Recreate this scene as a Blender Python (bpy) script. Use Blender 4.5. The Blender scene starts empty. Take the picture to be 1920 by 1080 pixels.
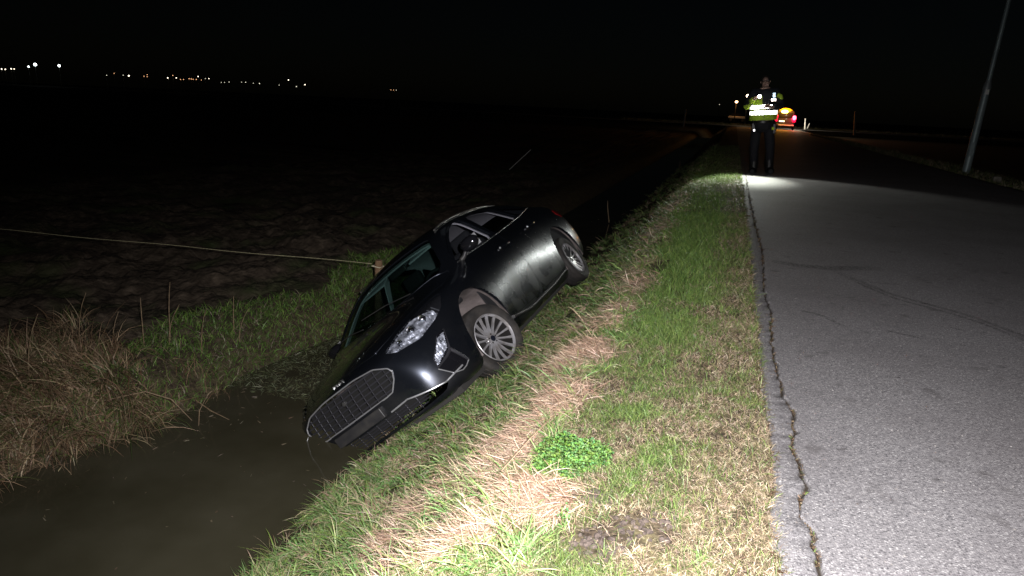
import bpy, bmesh, math, random
import numpy as np
from mathutils import Vector, Matrix, noise
random.seed(7); rng = np.random.default_rng(7)
sc = bpy.context.scene
col = sc.collection
R = math.radians

# ------------------------------------------------------------------ camera
FPX = 1280.0                       # focal length in pixels of a 1920 wide picture
AX = np.array([[0.9519391, 0.1238267, -0.2801407],      # world axes seen in camera axes (x right, y down, z forward)
               [0.3023667, -0.2340517, 0.9240099],
               [0.0488497, -0.9643064, -0.2602440]])
CAMZ = 1.2
cam = bpy.data.cameras.new('camera'); cam_o = bpy.data.objects.new('camera', cam); col.objects.link(cam_o)
cam.sensor_width = 36; cam.lens = 36*FPX/1920; cam.clip_start = .05; cam.clip_end = 5000
mw = np.eye(4); mw[:3, :3] = AX @ np.diag([1, -1, -1]); mw[:3, 3] = (0, 0, CAMZ)
cam_o.matrix_world = Matrix(mw.tolist()); sc.camera = cam_o

# ------------------------------------------------------------------ night sky, moonless glow, the photographer's lamp
world = bpy.data.worlds.new('World'); sc.world = world; world.use_nodes = True
wn = world.node_tree; bg = wn.nodes['Background']
sky = wn.nodes.new('ShaderNodeTexSky'); sky.sky_type = 'NISHITA'; sky.sun_disc = False
sky.sun_elevation = R(20); sky.sun_rotation = R(200); sky.altitude = 0
wn.links.new(sky.outputs[0], bg.inputs[0]); bg.inputs[1].default_value = 0.00022
sun = bpy.data.lights.new('faint_sky_glow', 'SUN'); sun.energy = .0006; sun.angle = R(10); sun.color = (.8, .9, 1)
sun_o = bpy.data.objects.new('faint_sky_glow', sun); sun_o.rotation_euler = (R(60), 0, R(200)); col.objects.link(sun_o)

def aim(o, loc, target):
    o.location = loc; o.rotation_euler = (Vector(target)-Vector(loc)).to_track_quat('-Z', 'Y').to_euler()
flash = bpy.data.lights.new('camera_flash_lamp', 'SPOT'); flash.energy = 1680; flash.color = (1, .965, .98)
flash.spot_size = R(124); flash.spot_blend = 1; flash.shadow_soft_size = .022
flash_o = bpy.data.objects.new('camera_flash_lamp', flash); col.objects.link(flash_o)
aim(flash_o, (.14, .02, 1.36), (-.16, 2.3, -.1))

sc.view_settings.view_transform = 'Standard'; sc.view_settings.look = 'None'
sc.view_settings.gamma = 1; sc.view_settings.use_curve_mapping = False; sc.view_settings.exposure = 0
sc.cycles.max_bounces = 6; sc.cycles.transparent_max_bounces = 10
sc.cycles.diffuse_bounces = 2; sc.cycles.glossy_bounces = 3

def at(u, v, Y):                   # photo pixel -> world point at depth Y
    d = AX @ np.array([(u-960)/FPX, (v-540)/FPX, 1]); return Vector(d*Y/d[1])+Vector((0, 0, CAMZ))

# ------------------------------------------------------------------ helpers
def tag(o, label=None, cat=None, group=None, kind=None):
    if label: o['label'] = label
    if cat: o['category'] = cat
    if group: o['group'] = group
    if kind: o['kind'] = kind
    return o
def empty(name, loc=(0, 0, 0), rz=0):
    o = bpy.data.objects.new(name, None); o.location = loc; o.rotation_euler = (0, 0, rz); o.empty_display_size = .1
    col.objects.link(o); return o
def link(name, me, mat=None, parent=None, smooth=None):
    o = bpy.data.objects.new(name, me); col.objects.link(o)
    if mat and not me.materials: me.materials.append(mat)
    if parent: o.parent = parent
    if smooth is not None:
        me.polygons.foreach_set('use_smooth', [True]*len(me.polygons))
        if smooth > 0: me.set_sharp_from_angle(angle=R(smooth))
    return o
class MB:
    def __init__(s): s.v = []; s.f = []
    def add(s, v, f):
        n = len(s.v); s.v += [tuple(p) for p in v]; s.f += [tuple(i+n for i in q) for q in f]; return s
    def box(s, c, d, rot=None, bev=0):
        x, y, z = (k/2 for k in d)
        if bev:
            bm = bmesh.new(); bmesh.ops.create_cube(bm, size=1)
            for v in bm.verts: v.co = Vector((v.co.x*d[0], v.co.y*d[1], v.co.z*d[2]))
            bmesh.ops.bevel(bm, geom=bm.edges[:], offset=bev, segments=3, affect='EDGES', profile=.6)
            V = [v.co.copy() for v in bm.verts]; F = [[v.index for v in f.verts] for f in bm.faces]; bm.free()
        else:
            V = [Vector((a, b, e)) for a in (-x, x) for b in (-y, y) for e in (-z, z)]
            F = [(0, 1, 3, 2), (4, 6, 7, 5), (0, 4, 5, 1), (2, 3, 7, 6), (0, 2, 6, 4), (1, 5, 7, 3)]
        if rot is not None: V = [rot @ v for v in V]
        return s.add([v+Vector(c) for v in V], F)
    def tube(s, pts, rad, n=8, caps=True):
        pts = [Vector(p) for p in pts]
        rad = rad if isinstance(rad, (list, tuple)) else [rad]*len(pts)
        up = Vector((0, 0, 1)); V = []; F = []
        for i, p in enumerate(pts):
            t = (pts[min(i+1, len(pts)-1)]-pts[max(i-1, 0)]).normalized()
            a = t.cross(up) if abs(t.dot(up)) < .95 else t.cross(Vector((1, 0, 0)))
            a.normalize(); b = t.cross(a)
            V += [p+(a*math.cos(2*math.pi*k/n)+b*math.sin(2*math.pi*k/n))*rad[i] for k in range(n)]
        for i in range(len(pts)-1):
            F += [(i*n+k, i*n+(k+1) % n, (i+1)*n+(k+1) % n, (i+1)*n+k) for k in range(n)]
        if caps: F += [tuple(range(n))[::-1], tuple((len(pts)-1)*n+k for k in range(n))]
        return s.add(V, F)
    def lathe(s, prof, n=48, axis='y', c=(0, 0, 0), closed=False):   # prof: (radius, along)
        V = []; F = []; m = len(prof)
        for k in range(n):
            a = 2*math.pi*k/n; ca, sa = math.cos(a), math.sin(a)
            for r, h in prof:
                p = (r*ca, h, r*sa) if axis == 'y' else (r*ca, r*sa, h) if axis == 'z' else (h, r*ca, r*sa)
                V.append((p[0]+c[0], p[1]+c[1], p[2]+c[2]))
        for k in range(n):
            k2 = (k+1) % n
            for j in range(m if closed else m-1):
                j2 = (j+1) % m; F.append((k*m+j, k*m+j2, k2*m+j2, k2*m+j))
        return s.add(V, F)
    def mesh(s, name):
        me = bpy.data.meshes.new(name); me.from_pydata([tuple(p) for p in s.v], [], s.f)
        bm = bmesh.new(); bm.from_mesh(me); bmesh.ops.recalc_face_normals(bm, faces=bm.faces); bm.to_mesh(me); bm.free()
        return me
    def build(s, name, mat, parent=None, smooth=None): return link(name, s.mesh(name), mat, parent, smooth)

def mat(name, base=(.5, .5, .5), rough=.5, metal=0, spec=.5, coat=0, emit=None, es=0, noise_c=None, nscale=5, bump=0, bscale=40, det=6, sheen=0):
    m = bpy.data.materials.new(name); m.use_nodes = True; nt = m.node_tree; b = nt.nodes['Principled BSDF']
    b.inputs['Base Color'].default_value = (*base, 1); b.inputs['Roughness'].default_value = rough
    b.inputs['Metallic'].default_value = metal; b.inputs['Specular IOR Level'].default_value = spec
    b.inputs['Coat Weight'].default_value = coat; b.inputs['Coat Roughness'].default_value = .03
    if emit: b.inputs['Emission Color'].default_value = (*emit, 1); b.inputs['Emission Strength'].default_value = es
    if noise_c is not None or bump:
        tc = nt.nodes.new('ShaderNodeTexCoord')
    if noise_c is not None:
        n = nt.nodes.new('ShaderNodeTexNoise'); n.inputs['Scale'].default_value = nscale; n.inputs['Detail'].default_value = det
        nt.links.new(tc.outputs['Object'], n.inputs[0])
        cr = nt.nodes.new('ShaderNodeValToRGB'); cr.color_ramp.elements[0].position = .35; cr.color_ramp.elements[1].position = .68
        cr.color_ramp.elements[0].color = (*base, 1); cr.color_ramp.elements[1].color = (*noise_c, 1)
        nt.links.new(n.outputs[0], cr.inputs[0]); nt.links.new(cr.outputs[0], b.inputs['Base Color'])
    if bump:
        n2 = nt.nodes.new('ShaderNodeTexNoise'); n2.inputs['Scale'].default_value = bscale; n2.inputs['Detail'].default_value = 8
        nt.links.new(tc.outputs['Object'], n2.inputs[0])
        bp = nt.nodes.new('ShaderNodeBump'); bp.inputs['Strength'].default_value = bump; bp.inputs['Distance'].default_value = .02
        nt.links.new(n2.outputs[0], bp.inputs['Height']); nt.links.new(bp.outputs[0], b.inputs['Normal'])
    return m

# ------------------------------------------------------------------ ground: verge, ditch, far field in one sheet
WATER = -1.385
PX = [-400, -60, -12, -7.2, -5.4, -4.75, -4.45, -4.1, -3.8, -3.3, -2.8, -2.5, -2.22, -1.52, -1.22, -.88, -.62, -.15, .26, .34, 3, 5.75, 5.95, 6.5, 7.2, 8.2, 9, 400]
PZ = [-1.0, -1.0, -1.02, -1.0, -1.0, -1.03, -1.12, -1.37, -1.62, -2.0, -2.0, -1.75, -1.38, -.99, -.70, -.34, -.115, -.03, -.005, -.05, -.06, -.05, -.02, -.06, -.12, -.5, -.55, -.5]
def far_edge(y):                                     # how far the far bank's waterline moves with y
    return np.interp(y, [0, 2.2, 2.9, 4.2, 4.9, 5.8, 6.8, 9, 40], [-.62, -.5, -.25, .06, -.02, .08, .3, .35, .35])
def vnoise(x, y, s, seed=0):                         # vectorised value noise
    X = x*s+seed*17.3; Y = y*s-seed*9.1; xi = np.floor(X).astype(np.int64); yi = np.floor(Y).astype(np.int64); fx = X-xi; fy = Y-yi
    fx = fx*fx*(3-2*fx); fy = fy*fy*(3-2*fy)
    def h(a, b):
        n = (a*374761393+b*668265263+seed*1442695041) & 0xffffffff; n = ((n ^ (n >> 13))*1274126177) & 0xffffffff
        return ((n ^ (n >> 16)) & 0xffff)/65535.0
    return (h(xi, yi)*(1-fx)+h(xi+1, yi)*fx)*(1-fy)+(h(xi, yi+1)*(1-fx)+h(xi+1, yi+1)*fx)*fy
def fbm(x, y, s, seed=0, o=4):
    r = 0; a = .5
    for k in range(o): r = r+a*(vnoise(x, y, s*2**k, seed+k)); a *= .5
    return r/(1-.5**o)
def height(x, y):
    x = np.asarray(x, float); y = np.asarray(y, float)
    w = np.clip((x+2.8)/-1.0, 0, 1)*np.clip((9+x)/3, 0, 1)
    xs = x-far_edge(y)*w
    z = np.interp(xs, PX, PZ)
    bank = np.clip((-x-.35)/.5, 0, 1)*np.clip((x+2.7)/.3, 0, 1)
    z = z+bank*((fbm(x, y, 2.2, 3)-.5)*.15+(fbm(x, y, 7, 9, 3)-.5)*.07)
    vg = np.clip((-x+.18)/.2, 0, 1)*np.clip((x+.9)/.3, 0, 1)
    z = z+vg*(fbm(x, y, 6, 5)-.5)*.035
    fld = np.clip((-x-4.5)/.5, 0, 1)*np.clip((60+x)/30, 0, 1)
    c = fbm(x, y, 2.6, 21, 5); c2 = fbm(x, y, 7.5, 31, 4)
    z = z+fld*((c-.5)*.34+np.abs(c2-.5)*-.13+.02+(fbm(x, y, .35, 41, 2)-.5)*.25)
    rt = np.clip((x-6.1)/.8, 0, 1)*np.clip((60-x)/30, 0, 1)
    z = z+rt*(fbm(x, y, 2, 51)-.5)*.12
    return z
xs = np.unique(np.concatenate([-np.geomspace(14, 420, 26), np.arange(-14, -8, .14), np.arange(-8, -4.0, .045), np.arange(-4.0, -2.5, .12), np.arange(-2.5, .36, .035),
                               np.arange(.45, 5.7, .5), np.arange(5.7, 9, .12), np.geomspace(9, 420, 24)]).round(4))
ys = np.unique(np.concatenate([np.arange(-6, 1, .5), np.arange(1, 10.5, .045), np.arange(10.5, 26, .2), np.geomspace(26, 900, 50)]).round(4))
def grid_mesh(name, xs, ys, hf):
    gx, gy = np.meshgrid(xs, ys); gz = hf(gx, gy); nx, ny = len(xs), len(ys)
    V = np.stack([gx, gy, gz], -1).reshape(-1, 3).astype(np.float32)
    i = (np.arange(ny-1)[:, None]*nx+np.arange(nx-1)[None]).ravel()
    F = np.stack([i, i+1, i+nx+1, i+nx], 1).astype(np.int32)
    return np_mesh(name, V, F)
def np_mesh(name, V, F, colr=None, uv=None):
    me = bpy.data.meshes.new(name); n = F.shape[1]
    me.vertices.add(len(V)); me.vertices.foreach_set('co', np.ascontiguousarray(V, np.float32).ravel())
    me.loops.add(F.size); me.loops.foreach_set('vertex_index', F.astype(np.int32).ravel())
    me.polygons.add(len(F)); me.polygons.foreach_set('loop_start', np.arange(len(F), dtype=np.int32)*n)
    me.polygons.foreach_set('use_smooth', np.ones(len(F), bool))
    me.update(calc_edges=True)
    if colr is not None:
        a = me.color_attributes.new('Col', 'FLOAT_COLOR', 'POINT'); a.data.foreach_set('color', np.c_[colr, np.ones(len(colr))].astype(np.float32).ravel())
    return me

m_soil = bpy.data.materials.new('soil_and_thatch'); m_soil.use_nodes = True
nt = m_soil.node_tree; b = nt.nodes['Principled BSDF']; b.inputs['Roughness'].default_value = .85; b.inputs['Specular IOR Level'].default_value = .25
geo = nt.nodes.new('ShaderNodeNewGeometry'); sep = nt.nodes.new('ShaderNodeSeparateXYZ'); nt.links.new(geo.outputs['Position'], sep.inputs[0])
def ramp(nt, src, els):
    c = nt.nodes.new('ShaderNodeValToRGB'); e = c.color_ramp.elements
    while len(e) < len(els): e.new(.5)
    for k, (p, cc) in enumerate(els): e[k].position = p; e[k].color = (*cc, 1)
    nt.links.new(src, c.inputs[0]); return c.outputs[0]
def tnoise(nt, scale, detail=6, src=None):
    n = nt.nodes.new('ShaderNodeTexNoise'); n.inputs['Scale'].default_value = scale; n.inputs['Detail'].default_value = detail
    if src is not None: nt.links.new(src, n.inputs[0])
    return n.outputs[0]
def mixc(nt, f, a, c):
    m = nt.nodes.new('ShaderNodeMix'); m.data_type = 'RGBA'
    if isinstance(f, float): m.inputs[0].default_value = f
    else: nt.links.new(f, m.inputs[0])
    for s, i in ((a, 6), (c, 7)):
        if isinstance(s, tuple): m.inputs[i].default_value = (*s, 1)
        else: nt.links.new(s, m.inputs[i])
    return m.outputs[2]
def mrange(nt, src, a, b_, c=0., d=1.):
    m = nt.nodes.new('ShaderNodeMapRange'); nt.links.new(src, m.inputs[0])
    for i, v in zip((1, 2, 3, 4), (a, b_, c, d)): m.inputs[i].default_value = v
    return m.outputs[0]
pos = geo.outputs['Position']
n1 = tnoise(nt, 9, 8, pos); n2 = tnoise(nt, 1.3, 5, pos); n3 = tnoise(nt, 60, 4, pos)
mud = ramp(nt, n1, [(.3, (.024, .017, .011)), (.55, (.062, .047, .033)), (.75, (.11, .084, .060))])
soil = ramp(nt, n3, [(.3, (.022, .016, .010)), (.7, (.085, .062, .042))])
verge = mixc(nt, mrange(nt, n1, .4, .65), soil, (.10, .085, .045))
field = mixc(nt, mrange(nt, n2, .52, .72), mud, (.035, .045, .016))
fx_ = mrange(nt, sep.outputs[0], -4.2, -4.6)
nt.links.new(mixc(nt, fx_, verge, field), b.inputs['Base Color'])
bp = nt.nodes.new('ShaderNodeBump'); bp.inputs['Strength'].default_value = .9; bp.inputs['Distance'].default_value = .03
nt.links.new(tnoise(nt, 22, 9, pos), bp.inputs['Height']); nt.links.new(bp.outputs[0], b.inputs['Normal'])
ground = link('ground', grid_mesh('ground', xs, ys, height), m_soil); tag(ground, kind='structure')

# ------------------------------------------------------------------ road with its long edge crack
CR = np.array([(40, .34), (11.41, .34), (8.28, .35), (6.62, .375), (5.13, .335), (4.42, .355), (3.85, .325), (3.43, .335), (3.08, .345), (2.94, .37), (2.75, .362), (2.59, .342), (2.42, .352),
               (2.29, .362), (2.2, .34), (2.08, .322), (2.0, .362), (1.93, .358), (1.83, .365), (1.2, .36), (-6, .36)])[::-1]
ry = np.unique(np.concatenate([np.arange(-6, 1.4, .5), np.arange(1.4, 13, .016), np.arange(13, 40, .25), np.geomspace(40, 84, 12)]).round(4))
jag = (vnoise(ry, ry*0, 22, 61)-.5)*.018+(vnoise(ry, ry*0, 60, 62)-.5)*.008
cx = np.interp(ry, CR[:, 0], CR[:, 1])+.018+jag
gap = np.interp(ry, [-6, 1.3, 2.03, 2.06, 2.12, 2.2, 3, 5, 8, 12, 16, 90], [.006, .009, .008, .001, .001, .008, .008, .009, .011, .010, .003, .0])*(.5+1.1*vnoise(ry, ry*0, 35, 63))
edge = .275+(fbm(ry, ry*0, 3, 64)-.5)*.09+(vnoise(ry, ry*0, 40, 65)-.5)*.02
cols = [edge-.02, edge, edge+.012, cx-gap-.004, cx-gap, cx, cx+gap, cx+gap+.004, cx+gap+.010]+[cx*0+k for k in (.415, .6, 1.0, 1.8, 2.6, 3.5, 4.4, 5.2, 5.6)]+[5.78+(fbm(ry, ry*0, 2, 66)-.5)*.1, 5.8+(fbm(ry, ry*0, 2, 66)-.5)*.1]
zc = [ry*0-.06, ry*0-.006, ry*0, ry*0, ry*0-.006, ry*0-.022, ry*0-.006, ry*0, ry*0]+[ry*0+k for k in (0, .002, .01, .02, .028, .026, .016, .004, 0)]+[ry*0-.004, ry*0-.07]
G = np.stack([np.stack(cols, 1), np.repeat(ry[:, None], len(cols), 1), np.stack(zc, 1)], -1).reshape(-1, 3)
nc = len(cols); i = (np.arange(len(ry)-1)[:, None]*nc+np.arange(nc-1)[None]).ravel()
m_road = bpy.data.materials.new('worn_asphalt'); m_road.use_nodes = True; nt = m_road.node_tree; b = nt.nodes['Principled BSDF']
geo = nt.nodes.new('ShaderNodeNewGeometry'); pos = geo.outputs['Position']
vor = nt.nodes.new('ShaderNodeTexVoronoi'); vor.inputs['Scale'].default_value = 150; nt.links.new(pos, vor.inputs[0])
sepc = nt.nodes.new('ShaderNodeSeparateColor'); nt.links.new(vor.outputs['Color'], sepc.inputs[0])
chip = ramp(nt, sepc.outputs[0], [(0, (.055, .054, .058)), (.3, (.122, .117, .120)), (.75, (.205, .198, .20)), (.95, (.28, .272, .27)), (1, (.36, .355, .35))])
tar = ramp(nt, tnoise(nt, 300, 3, pos), [(.35, (.10, .096, .10)), (.7, (.215, .208, .21))])
c1 = mixc(nt, mrange(nt, vor.outputs['Distance'], .35, .75), chip, tar)
big = tnoise(nt, 1.1, 6, pos)
c2 = mixc(nt, mrange(nt, big, .42, .72, 0, .45), c1, (.085, .076, .078))
smudge = tnoise(nt, 5.5, 7, pos)
c3 = mixc(nt, mrange(nt, smudge, .62, .72, 0, .6), c2, (.05, .045, .045))
sp = nt.nodes.new('ShaderNodeSeparateXYZ'); nt.links.new(pos, sp.inputs[0])
c4 = mixc(nt, mrange(nt, sp.outputs[2], -.004, -.016), c3, (.022, .017, .012))
nt.links.new(c4, b.inputs['Base Color']); b.inputs['Roughness'].default_value = .72; b.inputs['Specular IOR Level'].default_value = .35
bp = nt.nodes.new('ShaderNodeBump'); bp.inputs['Strength'].default_value = .45; bp.inputs['Distance'].default_value = .004
ad = nt.nodes.new('ShaderNodeMath'); ad.operation = 'ADD'; nt.links.new(vor.outputs['Distance'], ad.inputs[0]); nt.links.new(tnoise(nt, 260, 4, pos), ad.inputs[1])
nt.links.new(ad.outputs[0], bp.inputs['Height']); nt.links.new(bp.outputs[0], b.inputs['Normal'])
road = link('road', np_mesh('road', G, np.stack([i, i+1, i+nc+1, i+nc], 1)), m_road); tag(road, kind='structure')
cr_ = link('crossing_road', MB().box((0, 87, -.02), (240, 6, .05)).mesh('crossing_road'), m_road); tag(cr_, kind='structure')

def mark_mat(name, c, lo, hi, amt):
    m = bpy.data.materials.new(name); m.use_nodes = True; nt = m.node_tree; b = nt.nodes['Principled BSDF']; b.inputs['Base Color'].default_value = (*c, 1); b.inputs['Roughness'].default_value = .8
    g = nt.nodes.new('ShaderNodeNewGeometry'); t = nt.nodes.new('ShaderNodeBsdfTransparent'); mx = nt.nodes.new('ShaderNodeMixShader')
    at_ = nt.nodes.new('ShaderNodeAttribute'); at_.attribute_name = 'Col'
    mm = nt.nodes.new('ShaderNodeMath'); mm.operation = 'MULTIPLY'; nt.links.new(mrange(nt, tnoise(nt, 38, 8, g.outputs['Position']), lo, hi, 0, amt), mm.inputs[0]); nt.links.new(at_.outputs['Fac'], mm.inputs[1])
    nt.links.new(mm.outputs[0], mx.inputs[0]); nt.links.new(t.outputs[0], mx.inputs[1]); nt.links.new(b.outputs[0], mx.inputs[2])
    nt.links.new(mx.outputs[0], nt.nodes['Material Output'].inputs[0]); return m
m_tm = mark_mat('tyre_rubber_smear', (.05, .045, .045), .3, .75, .5)
def road_z(x): return np.interp(x, [.4, .6, 1.0, 1.8, 2.6, 3.5, 4.4, 5.2, 5.6], [0, .002, .01, .02, .028, .026, .016, .004, 0])
def tyre_mark(pts, w0, w1, name='tyre_mark', dz=.004):
    P = np.array(pts, float); t = np.linspace(0, 1, len(P)); T = np.linspace(0, 1, 60)
    X = np.interp(T, t, P[:, 0]); Y = np.interp(T, t, P[:, 1])
    for _ in range(8):
        X[1:-1] = (X[:-2]+X[2:]+X[1:-1]*2)/4; Y[1:-1] = (Y[:-2]+Y[2:]+Y[1:-1]*2)/4
    dx = np.gradient(X); dy = np.gradient(Y); L = np.hypot(dx, dy); nx, ny = -dy/L, dx/L; W = np.interp(T, [0, .5, 1], [w0, (w0+w1)/2, w1])
    V = []; C = []
    for s, a in ((-1, 0), (-.5, 1), (.5, 1), (1, 0)):
        x = X+nx*W*s/2; V.append(np.stack([x, Y+ny*W*s/2, road_z(x)+dz], 1)); C.append(a*np.clip(np.minimum(T, 1-T)*6, 0, 1))
    V = np.stack(V, 1).reshape(-1, 3); C = np.stack(C, 1).reshape(-1); i = (np.arange(59)[:, None]*4+np.arange(3)[None]).ravel()
    link(name, np_mesh(name, V, np.stack([i, i+1, i+5, i+4], 1), np.repeat(C[:, None], 3, 1)), m_tm, road)
tyre_mark([(.40, 6.20), (.67, 6.07), (.93, 6.08), (1.33, 6.30)], .16, .24)
tyre_mark([(.90, 6.05), (1.09, 5.63), (1.24, 5.30), (1.44, 5.12), (1.61, 4.93), (1.80, 4.55), (1.95, 4.1)], .07, .06)
tyre_mark([(.92, 5.95), (1.07, 5.54), (1.22, 5.20), (1.42, 5.03), (1.60, 4.83), (1.78, 4.45), (1.93, 4.0)], .05, .05)
tyre_mark([(.55, 4.6), (.66, 4.55), (.80, 4.3)], .06, .03)
tyre_mark([(1.0, 4.35), (1.1, 4.3), (1.2, 4.26)], .05, .04)
for q in range(16):
    x = rng.uniform(.5, 1.9); y = rng.uniform(1.9, 5.5); a = rng.uniform(-.6, .9); l_ = rng.uniform(.02, .05)
    tyre_mark([(x, y), (x+l_*math.cos(a), y+l_*math.sin(a)), (x+2*l_*math.cos(a+.2), y+2*l_*math.sin(a+.2))], .02, .025, 'dirt_smear', .0042+.0003*q)

# ------------------------------------------------------------------ water in the ditch
m_water = bpy.data.materials.new('murky_ditch_water'); m_water.use_nodes = True; nt = m_water.node_tree; b = nt.nodes['Principled BSDF']
geo = nt.nodes.new('ShaderNodeNewGeometry'); pos = geo.outputs['Position']
nt.links.new(ramp(nt, tnoise(nt, 1.6, 5, pos), [(.3, (.034, .031, .018)), (.7, (.056, .052, .034))]), b.inputs['Base Color'])
b.inputs['Roughness'].default_value = .045; b.inputs['IOR'].default_value = 1.33
bp = nt.nodes.new('ShaderNodeBump'); bp.inputs['Strength'].default_value = .12; bp.inputs['Distance'].default_value = .01
nt.links.new(tnoise(nt, 7, 3, pos), bp.inputs['Height']); nt.links.new(bp.outputs[0], b.inputs['Normal'])
wy = np.concatenate([np.arange(-6, 30, 1.5), np.geomspace(30, 80, 8)])
water = link('water', grid_mesh('water', np.linspace(-5.6, -1.7, 8), wy, lambda x, y: x*0+WATER), m_water); tag(water, kind='structure')

# ------------------------------------------------------------------ grass: real blades, coloured one by one
def blade_mat(name, trans=.25, spec=.35, rough=.45):
    m = bpy.data.materials.new(name); m.use_nodes = True; nt = m.node_tree; b = nt.nodes['Principled BSDF']
    a = nt.nodes.new('ShaderNodeAttribute'); a.attribute_name = 'Col'; nt.links.new(a.outputs['Color'], b.inputs['Base Color'])
    b.inputs['Roughness'].default_value = rough; b.inputs['Specular IOR Level'].default_value = spec
    t = nt.nodes.new('ShaderNodeBsdfTranslucent'); nt.links.new(a.outputs['Color'], t.inputs[0]); mx = nt.nodes.new('ShaderNodeMixShader'); mx.inputs[0].default_value = trans
    nt.links.new(b.outputs[0], mx.inputs[1]); nt.links.new(t.outputs[0], mx.inputs[2]); nt.links.new(mx.outputs[0], nt.nodes['Material Output'].inputs[0]); return m
m_blade = blade_mat('grass_blades')
def blades(P, L, W, az, el, curl, C, seg=3, tipc=None):
    """P base (N,3); L length; W width; az heading; el start elevation (rad); curl drop of elevation along the blade; C colour (N,3)"""
    N = len(P); V = np.zeros((N, (seg+1)*2, 3), np.float32); CC = np.zeros((N, (seg+1)*2, 3), np.float32)
    d = np.stack([np.cos(az), np.sin(az), az*0], 1); tw = az+rng.normal(0, .7, N); s = np.stack([-np.sin(tw), np.cos(tw), az*0], 1)
    s[:, 2] = rng.normal(0, .35, N)
    p = P.copy().astype(float); e = el.copy()
    wf = {2: [1, .8, .12], 3: [.8, 1, .7, .1], 4: [.7, 1, .9, .6, .08]}[seg]
    for k in range(seg+1):
        V[:, 2*k] = p-s*(W*wf[k]/2)[:, None]; V[:, 2*k+1] = p+s*(W*wf[k]/2)[:, None]
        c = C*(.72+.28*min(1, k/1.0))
        if tipc is not None: c = c*(1-k/seg)+tipc*(k/seg)
        CC[:, 2*k] = c; CC[:, 2*k+1] = c
        p = p+(d*np.cos(e)[:, None]+np.array([0, 0, 1])*np.sin(e)[:, None])*(L/seg)[:, None]; e = e-curl/seg
    b0 = (np.arange(N)*(seg+1)*2)[:, None]+(np.arange(seg)*2)[None]; b0 = b0.ravel()
    F = np.stack([b0, b0+1, b0+3, b0+2], 1)
    return V.reshape(-1, 3), F, CC.reshape(-1, 3)
def join(parts):
    n = 0; V = []; F = []; C = []
    for v, f, c in parts: V.append(v); F.append(f+n); C.append(c); n += len(v)
    return np.concatenate(V), np.concatenate(F), np.concatenate(C)
GREEN = np.array([[.120, .175, .050], [.155, .205, .065], [.105, .145, .055], [.20, .235, .085], [.070, .105, .035]])
TUFT = np.array([[.115, .190, .085], [.15, .225, .12], [.085, .145, .06], [.21, .27, .12], [.16, .20, .07]])
STRAW = np.array([[.60, .43, .31], [.70, .51, .38], [.50, .35, .25], [.74, .59, .46], [.36, .235, .16]])
BEIGE = np.array([[.34, .29, .19], [.42, .34, .235], [.26, .22, .13], [.50, .42, .32], [.20, .145, .095]])
BROWN = np.array([[.17, .115, .07], [.25, .18, .11], [.12, .075, .045], [.34, .26, .165]])
def pick(pal, n): return pal[rng.integers(0, len(pal), n)]*rng.uniform(.75, 1.2, (n, 1))*rng.uniform(.93, 1.07, (n, 3))
# patches seen in the photograph: x, y, radius x, radius y, weight
STR = [(q[0]+.03*math.sin(7*q[1]), q[1], q[2], q[3]*.9, q[4]) for q in [(-.60, 3.49, .17, .22, 1.3), (-.60, 2.84, .10, .20, .9), (-.70, 2.56, .10, .16, 1.0), (-.66, 2.28, .12, .14, 1.1), (-.58, 1.97, .16, .13, 1.3), (-.64, 1.74, .14, .12, .9), (-.95, 2.35, .10, .14, .35),
       (-.65, 8.0, .18, .8, .9), (-.5, 5.18, .12, .35, .8), (-.62, 6.1, .14, .5, .6), (-.55, 4.3, .10, .3, .6), (-1.15, 2.35, .12, .2, .5), (-.85, 1.85, .1, .15, .5), (-.9, 4.6, .15, .3, .4), (-.7, 10.5, .2, 1.2, .6)]]
SOI = [(-.12, 1.86, .10, .09, 1.3), (-.24, 1.76, .08, .08, 1.2), (-.47, 5.8, .11, .32, 1.2), (-.30, 2.02, .07, .05, .7), (-.80, 2.95, .10, .15, .55), (-.50, 2.95, .07, .10, .5), (.1, 2.6, .05, .05, .8), (-.02, 3.2, .06, .09, .7), (-.33, 3.05, .05, .08, .6), (-1.05, 2.6, .10, .14, .6), (-.82, 3.75, .09, .2, .9), (-.95, 4.9, .12, .3, .8), (-.88, 2.15, .08, .1, .7), (-.62, 7.0, .12, .4, .7), (-1.3, 3.1, .12, .14, .7)]
GRN = [(-.1, 14.3, .4, 1.0, 1.6), (-.25, 6.5, .25, 2.6, 1.0), (-.3, 9.5, .3, 2.5, 1.3), (-.22, 3.0, .15, .55, .45), (-.16, 2.3, .10, .25, .5), (.05, 1.75, .05, .06, .8), (-.35, 4.0, .2, .4, .5), (.0, 1.95, .05, .08, .6), (-.1, 4.6, .2, .6, .3)]
def field_of(L, x, y):
    r = x*0.
    for (a, c, rx, ry_, w) in L: r = np.maximum(r, w*np.exp(-(((x-a)/rx)**2+((y-c)/ry_)**2)))
    return r
def scatter(n, x0, x1, y0, y1, pw=1.0):
    x = rng.uniform(x0, x1, n); u = rng.uniform(0, 1, n); y = y0*(y1/y0)**(u**pw) if y0 > 0 else rng.uniform(y0, y1, n); return x, y
parts = []
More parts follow.
